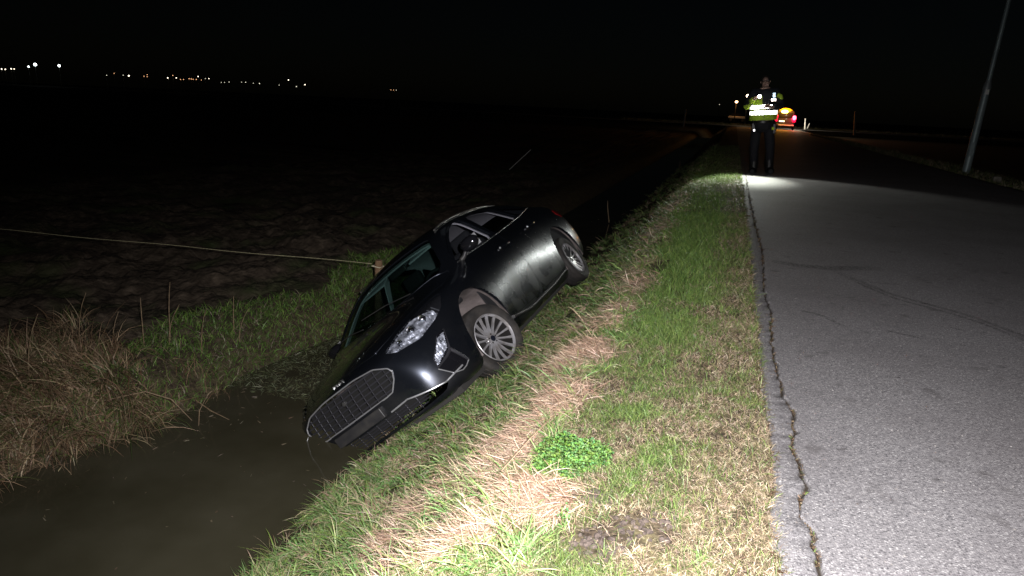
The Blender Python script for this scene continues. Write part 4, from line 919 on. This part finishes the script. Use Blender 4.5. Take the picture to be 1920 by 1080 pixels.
MB().box((on_pole(7)[0]-.45, 0, 7.05), (.8, .22, .12), bev=.04).build('lamp_head', m_galv, lp, 50)
MB().box((-.0, -.101, .62), (.10, .012, .36), bev=.004).build('service_door', m_galv, lp)
tag(lp, 'tall grey lamp post with a stepped collar at the right road edge', 'lamp post')

# pale kerb-like gravel strip along the far right edge, grass there
n = 16000; y = 9*(60/9)**rng.uniform(0, 1, n); x = rng.uniform(5.76, 8.2, n)
x = np.where(rng.uniform(0, 1, n) < .35, rng.normal(5.86, .07, n), x); s_ = y/10
v, f, c = blades(np.stack([x, y, height(x, y)], 1), rng.uniform(.03, .10, n)*np.clip(s_, 1, 2.5), rng.uniform(.004, .007, n)*s_, rng.uniform(0, 6.28, n), rng.uniform(.2, 1.3, n), rng.uniform(.3, 1.6, n), np.where((rng.uniform(0, 1, n) < .45)[:, None], pick(BEIGE, n), pick(GREEN, n)), 2)
o = link('right_verge_grass', np_mesh('right_verge_grass', v, f, c), m_blade); tag(o, 'dim grass growing along the right side of the road', 'grass', kind='stuff')
n = 9000; x = rng.uniform(-14, 40, n); y = rng.uniform(90.3, 93, n)
v, f, c = blades(np.stack([x, y, x*0-.1], 1), rng.uniform(.2, .5, n), rng.uniform(.03, .06, n), rng.uniform(0, 6.28, n), rng.uniform(.4, 1.4, n), rng.uniform(.3, 1.4, n), np.where((rng.uniform(0, 1, n) < .6)[:, None], pick(BEIGE, n), pick(GREEN, n)), 2)
o = link('far_verge_grass', np_mesh('far_verge_grass', v, f, c), m_blade); tag(o, 'strip of pale grass behind the parked van lit from the side', 'grass', kind='stuff')

# ------------------------------------------------------------------ parked van with amber beacon
m_vb = mat('dark_van_paint', (.03, .03, .035), .3, coat=.6); m_vg = mat('van_glass', (.01, .01, .012), .08)
van = empty('parked_van', (0, 0, 0)); vc = at(1471, 230, 76); van.location = (vc.x, 76, 0); van.rotation_euler = (0, 0, R(-4))
tag(van, 'dark van seen from behind with an amber beacon and one red tail light lit', 'van')
# rear at y=0, body runs away from the camera
bm = bmesh.new(); bmesh.ops.create_cube(bm, size=1)
for v in bm.verts: v.co = Vector((v.co.x*(1.90 if v.co.z < 0 else 1.66), (v.co.y+.5)*4.8, (v.co.z+.5)*1.62+.28))
bmesh.ops.bevel(bm, geom=bm.edges[:], offset=.14, segments=4, affect='EDGES', profile=.55); me = bpy.data.meshes.new('van_body'); bm.to_mesh(me); bm.free()
link('body', me, m_vb, van, 50)
MB().box((0, -.012, 1.42), (1.34, .03, .52), bev=.012).build('rear_window', m_vg, van, 40)
MB().box((0, -.05, .46), (1.84, .18, .24), bev=.05).build('rear_bumper', m_plastic, van, 40)
pl = MB().box((-.28, -.03, .84), (.52, .02, .13), bev=.004).build('number_plate', mat('glowing_plate', (.85, .80, .60), .6, emit=(1, .82, .6), es=2.2), van)  # plate emits, standing in for the light it would throw back
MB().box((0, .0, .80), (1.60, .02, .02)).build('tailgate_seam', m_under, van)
MB().box((.15, -.145, .47), (1.45, .01, .06)).build('glowing_stripe', mat('bumper_stripe', (.8, .7, .5), .5, emit=(1, .75, .5), es=.25), van)  # faint emission on the stripe replaces light returned by its surface
m_taillit = mat('tail_light_lit', (.8, .02, .05), .3, emit=(1, .03, .06), es=24); m_tailglow = mat('glowing_tail_housing', (.25, .005, .01), .2, emit=(1, .003, .035), es=3.6)  # housing emits too, standing in for the red halo round the lamp
for s in (-1, 1):
    tl = MB().box((s*.86, -.02, 1.12), (.30, .08, .62), bev=.05).build('tail_light', m_tailglow, van, 40)
    bm = bmesh.new(); bmesh.ops.create_uvsphere(bm, u_segments=16, v_segments=10, radius=1)
    for v in bm.verts: v.co = Vector((s*.86+v.co.x*.17, -.06+v.co.y*.06, 1.22+v.co.z*.22))
    me = bpy.data.meshes.new('bulb'); bm.to_mesh(me); bm.free(); link('brake_lamp', me, m_taillit if s == 1 else m_tailglow, tl, 60)
bc = MB().box((-.02, .25, 1.93), (1.10, .26, .05), bev=.02).build('beacon_base', m_plastic, van, 40)
bm = bmesh.new(); bmesh.ops.create_uvsphere(bm, u_segments=20, v_segments=12, radius=1)
for v in bm.verts: v.co = Vector((-.05+v.co.x*.66, .18+v.co.y*.2, 1.86+v.co.z*.28))
me = bpy.data.meshes.new('dome'); bm.to_mesh(me); bm.free(); bd = link('amber_beacon', me, mat('amber_glow', (.8, .35, .02), .3, emit=(1, .38, .01), es=.75), van, 60)
bm = bmesh.new(); bmesh.ops.create_uvsphere(bm, u_segments=16, v_segments=10, radius=1)
for v in bm.verts: v.co = Vector((-.12+v.co.x*.34, .0+v.co.y*.1, 1.78+v.co.z*.17))
me = bpy.data.meshes.new('bulb'); bm.to_mesh(me); bm.free(); link('beacon_lamp', me, mat('amber_lamp', (1, .6, .1), .3, emit=(1, .62, .08), es=22), bd, 60)
for s in (-1, 1):
    for yy in (.9, 3.9):
        w = empty('wheel'); w.parent = van; w.location = (s*.84, yy, .33)
        MB().lathe([(.20, .10), (.30, .11), (.33, .08), (.33, -.08), (.30, -.11), (.20, -.10)], 28, 'x', closed=True).build('tyre', m_rubber, w, 50); MB().lathe([(0, .09), (.20, .10), (.20, -.10), (0, -.09)], 20, 'x').build('rim', m_alloyd, w, 50)
def glow(name, loc, e, c, r=.1, parent=None):
    l = bpy.data.lights.new(name, 'POINT'); l.energy = e; l.color = c; l.shadow_soft_size = r; o = bpy.data.objects.new(name, l); o.location = loc; col.objects.link(o)
    if parent: o.parent = parent
    return o
glow('headlight_glow', (1.4, 6.2, .9), 320, (1, .9, .7), .1, van); glow('beacon_glow', (-.1, -.45, 1.95), 420, (1, .42, .05), .1, van); glow('tail_glow', (.86, -.6, 1.1), 110, (1, .03, .08), .1, van)

# ------------------------------------------------------------------ lit road lamps beyond the person
m_pole_d = mat('dark_pole', (.006, .006, .006), .9)
def far_lamp(loc, r, c, es, lab, power=0, pc=(1, .6, .25), cat='street lamp', grp=None, name='street_lamp', flat=.8):
    root = empty(name, (loc.x, loc.y, -.6)); h = loc.z+.6
    MB().tube([(0, 0, 0), (0, 0, h*.6), (0, 0, h-r*.5)], [.09, .07, .05] if r < 1 else .1, 6).build('pole', m_pole_d, root, 60)
    bm = bmesh.new(); bmesh.ops.create_uvsphere(bm, u_segments=12, v_segments=8, radius=r)
    for v in bm.verts: v.co.z = v.co.z*flat+h
    me = bpy.data.meshes.new('lamp_head'); bm.to_mesh(me); bm.free(); link('lamp_head', me, es_mat(c, es), root, 60)
    if power: glow('lamp_glow', (0, -.4, h-.5), power, pc, .2, root)
    tag(root, lab, cat, grp); return root
_em = {}
def es_mat(c, es):
    k = (c, es)
    if k not in _em: _em[k] = mat('lit_lamp', (0, 0, 0), .5, emit=c, es=es)
    return _em[k]
far_lamp(at(1403, 180, 100), .27, (1, .80, .55), 9, 'warm white street lamp shining just left of the person', 150, (1, .7, .4))
far_lamp(at(1381, 191, 112), .22, (1, .60, .28), 7, 'orange street lamp farther left of the person', 60, (1, .42, .1))
# small far car parked side-on under the orange lamp
fc = empty('far_car', (at(1384, 203, 112).x, 112.6, .0)); m_or = mat('pale_roof_paint', (.55, .50, .42), .4)
bm = bmesh.new(); bmesh.ops.create_cube(bm, size=1)
for v in bm.verts: v.co = Vector((v.co.x*(3.9 if v.co.z < 0 else 3.7), v.co.y*1.7, (v.co.z+.5)*.55+.95))
bmesh.ops.bevel(bm, geom=bm.edges[:], offset=.12, segments=3, affect='EDGES'); me = bpy.data.meshes.new('b'); bm.to_mesh(me); bm.free(); link('body', me, m_or, fc, 50)
bm = bmesh.new(); bmesh.ops.create_cube(bm, size=1)
for v in bm.verts: v.co = Vector((v.co.x*(2.6 if v.co.z < 0 else 1.7)-.2, v.co.y*(1.5 if v.co.z < 0 else 1.25), (v.co.z+.5)*.5+1.5))
me = bpy.data.meshes.new('g'); bm.to_mesh(me); bm.free(); link('cabin', me, m_vg, fc)
for x in (-1.25, 1.25):
    for y in (-.78, .78): MB().lathe([(0, .09), (.31, .09), (.31, -.09), (0, -.09)], 20, 'y', (x, y, .62)).build('wheel', m_rubber, fc, 50)
tag(fc, 'pale car glowing orange under the farthest roadside lamp', 'car'); fc.location.z = .05; fc.scale = (.68, .68, .68)

# distant village lights: u, v, size px, kind
LTS = [(3, 129.5, 1.5, 'w'), (10, 130, 1.4, 'w'), (21, 129, 1.5, 'w'), (26.5, 129.3, 1.2, 'w'), (53.5, 125, 2.2, 'f'), (66, 121, 4.0, 'f'), (111, 123.3, 3.4, 'f'), (200, 141.3, .9, 'd'), (214, 137.5, .9, 'o'), (231, 141, .7, 'd'), (241.5, 142, 2.0, 'w'),
       (270, 143, 1.0, 'o'), (276, 140, 1.0, 'o'), (276, 143.8, 1.0, 'o'), (314.5, 146, 1.5, 'w'), (324, 141.5, 1.1, 'o'), (330.5, 146, 1.3, 'w'), (338.5, 149, 1.0, 'o'), (344, 149, .6, 'o'), (354.5, 147.5, 1.2, 'o'), (358.5, 148, 1.2, 'o'), (362, 148.6, 1.1, 'o'), (368, 149, 1.1, 'o'), (371.5, 143.5, 1.3, 'w'),
       (377.5, 150, .9, 'o'), (385, 147.3, .6, 'd'), (391.7, 147.5, 1.1, 'w'), (415, 154.5, .9, 'd'), (421, 154.5, .9, 'd'), (429.6, 153.8, 1.1, 'd'), (453, 154, .7, 'd'), (460.5, 154.3, 1.2, 'd'), (475, 156, .7, 'd'), (486.5, 156.5, 1.4, 'd'), (523.5, 159.6, .9, 'd'), (540.8, 150, 1.5, 'w'), (555.8, 162.2, 1.4, 'd'), (571.8, 158.8, 1.5, 'w'),
       (733, 168.6, .8, 'o'), (738, 168.8, .8, 'o'), (743, 169, .8, 'd'), (1349, 196, .6, 'd')]
KC = {'w': ((1, .86, .66), 4.5), 'f': ((.86, .98, 1), 6), 'o': ((1, .50, .24), 2.2), 'd': ((.95, .9, .7), 1.6)}
SPEC = {3: 'warm white lamp at the very left end of the row of distant lights', 241.5: 'brightest warm lamp in the middle of the distant lights', 66: 'brightest of the two large floodlights on the left horizon', 111: 'large greenish white floodlight standing right of the brightest one', 53.5: 'smaller floodlight just left of the brightest floodlight',
        540.8: 'highest warm lamp near the right end of the distant lights', 571.8: 'last warm lamp at the right end of the distant village lights', 1349: 'faint speck of light left of the orange street lamp by the road', 371.5: 'warm lamp above the orange cluster of distant lights', 391.7: 'lone pale lamp just right of the orange cluster of distant lights',
        324: 'orange lamp raised above its neighbours in the left part of the orange cluster', 214: 'dim orange lamp left of the brightest warm lamp'}
GEN = {'w': 'tiny warm white lamp among the distant village lights', 'o': 'tiny orange lamp among the distant village lights', 'd': 'faint pale lamp among the distant village lights', 'f': 'floodlight'}
cnt = {}
for (u, v, s_, k) in sorted(LTS):
    Y = 330/math.hypot(1, 1); d = AX @ np.array([(u-960)/FPX, (v-540)/FPX, 1]); d = d/np.hypot(d[0], d[1])*330; p = Vector(d)+Vector((0, 0, CAMZ))
    root = empty('distant_lamp', (p.x, p.y, -1)); h = p.z+1; r = s_*330/FPX*.5*1.05; r = max(r, .13)
    MB().tube([(0, 0, 0), (0, 0, h)], .08, 5).build('pole', m_greyw, root)
    bm = bmesh.new(); bmesh.ops.create_uvsphere(bm, u_segments=8, v_segments=6, radius=r)
    for q in bm.verts: q.co.z += h
    me = bpy.data.meshes.new('lamp_head'); bm.to_mesh(me); bm.free(); link('lamp_head', me, es_mat(*KC[k]), root)
    cnt[k] = cnt.get(k, -1)+(0 if u in SPEC else 1)
    tag(root, SPEC.get(u, ordinal(max(0, cnt[k]))+' '+GEN[k] if cnt[k] < 1 else GEN[k]+', '+ordinal(cnt[k])), 'lamp', {'w': 'warm white lamps of the distant village', 'o': 'orange lamps of the distant village', 'd': 'faint pale lamps of the distant village', 'f': 'floodlights on the horizon'}[k])
# low dark tree line under the lights
m_tree = mat('dark_foliage', (.05, .06, .03), .9)

# ------------------------------------------------------------------ the person on the road
PY = 16.2
base = at(1424, 322, PY); base.z = 0
per = empty('person', base); per.rotation_euler = (0, R(-5.0), 0); per.scale = (1.07, 1.07, 1.07); tag(per, 'person in dark clothes and a high visibility police jacket looking down at a lit torch', 'person')
def skin_mesh(name, pts, edges, rads, sub=2, root=0):
    me = bpy.data.meshes.new(name); me.from_pydata(pts, edges, []); o = bpy.data.objects.new(name, me); col.objects.link(o)
    o.modifiers.new('s', 'SKIN'); 
    sv = me.skin_vertices[0].data if me.skin_vertices else None
    if sv is None:
        bm = bmesh.new(); bm.from_mesh(me); bm.verts.layers.skin.verify(); bm.to_mesh(me); bm.free(); sv = me.skin_vertices[0].data
    for i, r in enumerate(rads): sv[i].radius = r if isinstance(r, tuple) else (r, r)
    sv[root].use_root = True
    m = o.modifiers.new('u', 'SUBSURF'); m.levels = sub
    dg = bpy.context.evaluated_depsgraph_get(); out = bpy.data.meshes.new_from_object(o.evaluated_get(dg)); bpy.data.objects.remove(o); return out
m_skin = mat('skin', (.42, .27, .21), .55); m_navy = mat('navy_cloth', (.006, .0065, .011), .85, bump=.3, bscale=60); m_boot = mat('black_leather', (.012, .012, .012), .4)
TP = at(1424, 181, PY-.42); PMI = (Matrix.Translation(base) @ Matrix.Rotation(R(-5), 4, 'Y') @ Matrix.Scale(1.07, 4)).inverted(); TL = PMI @ TP
# local axes: x to the right of the picture, -y to the camera. Height 1.95 to match the picture
H = 1.0
jt = {'pel': (.02, 0, 1.0), 'wst': (.01, 0, 1.16), 'chs': (.02, 0, 1.42), 'nkb': (.03, -.01, 1.62), 'nk': (.03, -.03, 1.67), 'hd': (.03, -.06, 1.76), 'top': (.03, -.03, 1.90),
      'shl': (-.17, -.01, 1.60), 'ell': (-.32, -.12, 1.32), 'wrl': (TL.x-.075, TL.y+.10, TL.z-.015), 'shr': (.23, -.01, 1.60), 'elr': (.36, -.08, 1.30), 'wrr': (.13, -.33, 1.30),
      'hpl': (-.09, 0, .95), 'knl': (-.13, -.03, .52), 'anl': (-.12, .02, .10), 'hpr': (.13, 0, .95), 'knr': (.18, -.02, .52), 'anr': (.18, .02, .10), 'tol': (-.15, -.15, .045), 'tor': (.21, -.15, .045)}
def chain(names, rads):
    return [jt[n] for n in names], rads
allj = list(jt); ed = [('pel', 'wst'), ('wst', 'chs'), ('chs', 'nkb'), ('nkb', 'nk'), ('nk', 'hd'), ('hd', 'top'), ('nkb', 'shl'), ('shl', 'ell'), ('ell', 'wrl'), ('nkb', 'shr'), ('shr', 'elr'), ('elr', 'wrr'), ('pel', 'hpl'), ('hpl', 'knl'), ('knl', 'anl'), ('anl', 'tol'), ('pel', 'hpr'), ('hpr', 'knr'), ('knr', 'anr'), ('anr', 'tor')]
rad = {'pel': (.175, .12), 'wst': (.17, .125), 'chs': (.19, .125), 'nkb': (.10, .085), 'nk': .055, 'hd': (.072, .090), 'top': (.055, .070), 'shl': .075, 'ell': .053, 'wrl': .028, 'shr': .075, 'elr': .053, 'wrr': .028, 'hpl': .105, 'knl': .078, 'anl': .05, 'hpr': .105, 'knr': .078, 'anr': .05, 'tol': .035, 'tor': .035}
body_me = skin_mesh('body', [jt[j] for j in allj], [(allj.index(a), allj.index(b_)) for a, b_ in ed], [rad[j] for j in allj])
bo = link('body', body_me, m_skin, per, 80)
hc = Vector((.03, -.065, 1.80))
fm = MB()                                              # facial relief on the head: nose, brow, ears
fm.tube([hc+Vector((0, -.085, .015)), hc+Vector((-.002, -.118, -.028)), hc+Vector((0, -.098, -.036))], [.010, .014, .012], 8)
for s in (-1, 1): fm.tube([hc+Vector((s*.078, .012, .015)), hc+Vector((s*.086, .018, -.005)), hc+Vector((s*.080, .012, -.030))], [.012, .014, .010], 8)
fm.build('face_relief', m_skin, bo, 80)
em = MB()
for s in (-1, 1): em.tube([hc+Vector((s*.012, -.094, .006)), hc+Vector((s*.034, -.096, .009)), hc+Vector((s*.056, -.082, .004))], .006, 6)
em.build('eyes', mat('eye_dark', (.03, .02, .02), .3), bo); MB().tube([hc+Vector((-.022, -.086, -.065)), hc+Vector((0, -.092, -.063)), hc+Vector((.022, -.086, -.065))], .005, 6).build('mouth', mat('lips', (.22, .09, .08), .5), bo)
gl = MB()
for s in (-1, 1):
    gl.tube([hc+Vector((s*.032+.024*math.cos(a), -.104, .005+.018*math.sin(a))) for a in np.linspace(0, 2*math.pi, 13)], .003, 5, False); gl.tube([hc+Vector((s*.055, -.10, .008)), hc+Vector((s*.082, .01, .012))], .003, 5)
gl.build('glasses', m_boot, bo)
hb = MB(); pr_ = [(.0, .115), (.045, .105), (.074, .075), (.086, .035), (.087, .0), (.080, -.03)]
V = []; F = []
for k in range(20):
    a = math.pi*(-.12+1.24*k/19)
    for r, h in pr_: V.append(hc+Vector((r*math.cos(a)*.98, r*math.sin(a)*1.12+.012, h)))
F = [(k*6+j, k*6+j+1, (k+1)*6+j+1, (k+1)*6+j) for k in range(19) for j in range(5)]
hb.add(V, F).build('short_hair', mat('cropped_hair', (.03, .022, .018), .8), bo, 60)
# jacket, trousers, boots as slightly larger skins of the same pose
def layer(name, js, es, grow, m, parent, lim=None):
    P = [jt[j] for j in js]; rr = []
    for j in js:
        r = rad[j]; r = r if isinstance(r, tuple) else (r, r); rr.append((r[0]+grow, r[1]+grow))
    me = skin_mesh(name, P, [(js.index(a), js.index(b_)) for a, b_ in es], rr); return link(name, me, m, parent, 80)
jt['wl2'] = tuple(np.array(jt['ell'])*.18+np.array(jt['wrl'])*.82); jt['wr2'] = tuple(np.array(jt['elr'])*.18+np.array(jt['wrr'])*.82); rad['wl2'] = .032; rad['wr2'] = .032
jk = ['pel', 'wst', 'chs', 'nkb', 'shl', 'ell', 'wl2', 'shr', 'elr', 'wr2']
m_hv = mat('high_vis_yellow', (.38, .62, .06), .7, bump=.4, bscale=30); m_jd = mat('dark_jacket', (.012, .014, .020), .8, bump=.4, bscale=30)
ja = layer('jacket', jk, [('pel', 'wst'), ('wst', 'chs'), ('chs', 'nkb'), ('nkb', 'shl'), ('shl', 'ell'), ('ell', 'wl2'), ('nkb', 'shr'), ('shr', 'elr'), ('elr', 'wr2')], .030, m_jd, per)
jk2 = ['pel', 'hpl', 'knl', 'anl', 'hpr', 'knr', 'anr']
layer('trousers', jk2, [('pel', 'hpl'), ('hpl', 'knl'), ('knl', 'anl'), ('pel', 'hpr'), ('hpr', 'knr'), ('knr', 'anr')], .022, m_navy, per)
for a, b_ in (('anl', 'tol'), ('anr', 'tor')):
    A_ = Vector(jt[a]); B_ = Vector(jt[b_]); MB().tube([A_+Vector((0, -.01, .30)), A_, A_+Vector((0, .05, -.055)), B_, B_+Vector((0, -.05, -.01))], [.088, .086, .078, .068, .045], 12).build('boot', m_boot, per, 60)
# high visibility panels and retroreflective bands worn over the jacket (the sheet returns the lamp's light, so its reflectance exceeds one)
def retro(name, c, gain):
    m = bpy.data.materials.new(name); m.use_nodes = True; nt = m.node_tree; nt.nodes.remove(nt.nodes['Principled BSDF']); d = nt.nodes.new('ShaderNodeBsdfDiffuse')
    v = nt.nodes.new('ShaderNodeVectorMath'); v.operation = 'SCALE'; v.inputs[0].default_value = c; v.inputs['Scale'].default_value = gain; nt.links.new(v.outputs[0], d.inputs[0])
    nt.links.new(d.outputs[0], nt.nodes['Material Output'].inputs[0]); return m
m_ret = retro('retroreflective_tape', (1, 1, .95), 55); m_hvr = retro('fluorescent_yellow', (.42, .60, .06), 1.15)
def band(z0, z1, a0, a1, rx, ry_, m, name, tilt=0, n=24, cx0=.02):
    V = []; F = []
    for k in range(n+1):
        a = a0+(a1-a0)*k/n
        for z in (z0, (z0+z1)/2, z1):
            for o_ in (0, .004): V.append((cx0+(rx+o_)*math.cos(a), (ry_+o_)*math.sin(a), z+tilt*math.cos(a)))
    for k in range(n):
        for j in range(2):
            q = k*6+j*2; F += [(q+1, q+3, q+9, q+7), (q, q+6, q+8, q+2)]
    return MB().add(V, F).build(name, m, ja, 60)
band(1.63, 1.70, -math.pi, math.pi, .082, .085, m_jd, 'collar', cx0=.03)
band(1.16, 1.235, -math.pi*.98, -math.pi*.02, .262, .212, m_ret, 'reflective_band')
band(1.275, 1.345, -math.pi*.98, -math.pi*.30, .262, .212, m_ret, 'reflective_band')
band(1.05, 1.157, -math.pi, math.pi, .264, .205, m_hvr, 'yellow_hem', n=40)
band(1.238, 1.272, -math.pi*.98, -math.pi*.45, .258, .208, m_hvr, 'yellow_panel')
band(1.348, 1.52, -math.pi*.97, -math.pi*.55, .245, .205, m_hvr, 'yellow_panel')
MB().box((.028, -.217, 1.21), (.010, .012, .27)).build('zip', m_boot, ja)
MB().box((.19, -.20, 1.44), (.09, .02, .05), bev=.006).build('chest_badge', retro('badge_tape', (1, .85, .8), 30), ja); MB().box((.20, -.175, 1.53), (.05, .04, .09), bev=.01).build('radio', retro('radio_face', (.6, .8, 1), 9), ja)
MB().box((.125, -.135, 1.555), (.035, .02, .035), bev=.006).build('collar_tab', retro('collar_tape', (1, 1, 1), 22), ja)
MB().tube([(.26, -.10, 1.535), (.32, -.10, 1.50), (.35, -.10, 1.44)], [.045, .050, .03], 10).build('shoulder_panel', m_hvr, ja, 60)
MB().tube([(.18, -.06, 1.63), (.23, -.05, 1.62)], [.03, .035], 10).build('shoulder_tab', m_hvr, ja, 60)
MB().tube([jt['ell'], tuple(np.array(jt['ell'])*.4+np.array(jt['wrl'])*.6), jt['wl2']], [.062, .062, .052], 10).build('sleeve_panel', m_hvr, ja, 60)
bl = MB(); bl.lathe([(.235, -.025), (.24, -.025), (.24, .025), (.235, .025)], 32, 'z', (.02, 0, 1.02), closed=True); bl.box((-.16, -.13, .93), (.07, .05, .15), bev=.012); bl.box((.24, -.08, .88), (.06, .09, .20), bev=.012); bl.build('equipment_belt', m_boot, per, 50)
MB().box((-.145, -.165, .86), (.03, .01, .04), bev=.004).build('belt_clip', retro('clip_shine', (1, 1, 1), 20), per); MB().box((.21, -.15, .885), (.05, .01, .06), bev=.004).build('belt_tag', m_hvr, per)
# hands: palm and five fingers each, closed round the torch and holding its other end
def hand(w, d, up, side, name='hand'):
    w = Vector(w); d = Vector(d).normalized(); up = Vector(up).normalized(); sd = d.cross(up).normalized()*side; h = MB()
    h.tube([w-d*.01, w+d*.04, w+d*.085], [.028, .036, .036], 10)
    for k, (o_, l_) in enumerate(((-.030, .070), (-.010, .078), (.010, .074), (.030, .058))):
        p = w+d*.085+sd*o_; h.tube([p, p+d*l_*.45-up*.012, p+d*l_*.6-up*.040, p+d*l_*.35-up*.058], [.0095, .009, .0085, .007], 8)
    p = w+d*.03-sd*.034; h.tube([p, p+d*.025-sd*.02-up*.012, p+d*.055-sd*.012-up*.03], [.012, .011, .009], 8)
    h.build(name, m_skin, bo, 70)
hand(jt['wrl'], (.6, -.35, .1), (0, .3, 1), 1); hand(jt['wrr'], (-.7, -.45, .35), (0, .3, 1), -1)
# torch held in front of the chest
td = Vector((.30, -1.0, -.62)).normalized()
tr = empty('torch', TP)
qm = td.to_track_quat('Z', 'Y').to_matrix()
def tl_(prof, n=20):
    V = []; F = []; m_ = len(prof)
    for k in range(n):
        a = 2*math.pi*k/n
        for r, h in prof: V.append(qm @ Vector((r*math.cos(a), r*math.sin(a), h)))
    return V, [(k*m_+j, k*m_+j+1, ((k+1) % n)*m_+j+1, ((k+1) % n)*m_+j) for k in range(n) for j in range(m_-1)]
MB().add(*tl_([(0, -.17), (.016, -.168), (.016, -.06), (.020, -.05), (.029, -.015), (.030, .0), (.026, .0)])).build('barrel', m_boot, tr, 50)
bm = bmesh.new(); bmesh.ops.create_uvsphere(bm, u_segments=14, v_segments=8, radius=.036)
for v in bm.verts: v.co = qm @ Vector((v.co.x, v.co.y, v.co.z*.5))
me = bpy.data.meshes.new('lens'); bm.to_mesh(me); bm.free(); link('lens', me, mat('torch_led', (1, 1, 1), .3, emit=(.93, 1, .96), es=45), tr, 60)
tl2 = bpy.data.lights.new('torch_beam', 'SPOT'); tl2.energy = 900; tl2.color = (.95, 1, .86); tl2.spot_size = R(54); tl2.spot_blend = .9; tl2.shadow_soft_size = .02
to2 = bpy.data.objects.new('torch_beam', tl2); col.objects.link(to2); aim(to2, TP+td*.06, (.32, 14.35, 0))
tl3 = bpy.data.lights.new('torch_spill', 'SPOT'); tl3.energy = 125; tl3.color = (.97, 1, .9); tl3.spot_size = R(84); tl3.spot_blend = .5; tl3.shadow_soft_size = .02
to3 = bpy.data.objects.new('torch_spill', tl3); col.objects.link(to3); aim(to3, TP+td*.06, (1.2, 13.2, 0))
tl4 = bpy.data.lights.new('torch_side_glare', 'SPOT'); tl4.energy = 120; tl4.color = (.95, 1, .95); tl4.spot_size = R(34); tl4.spot_blend = 1; tl4.shadow_soft_size = .05
to4 = bpy.data.objects.new('torch_side_glare', tl4); col.objects.link(to4); aim(to4, TP+td*.06, (-1.7, 7.0, -1.0))
tag(tr, 'lit torch held before the chest shining down on the road', 'torch')
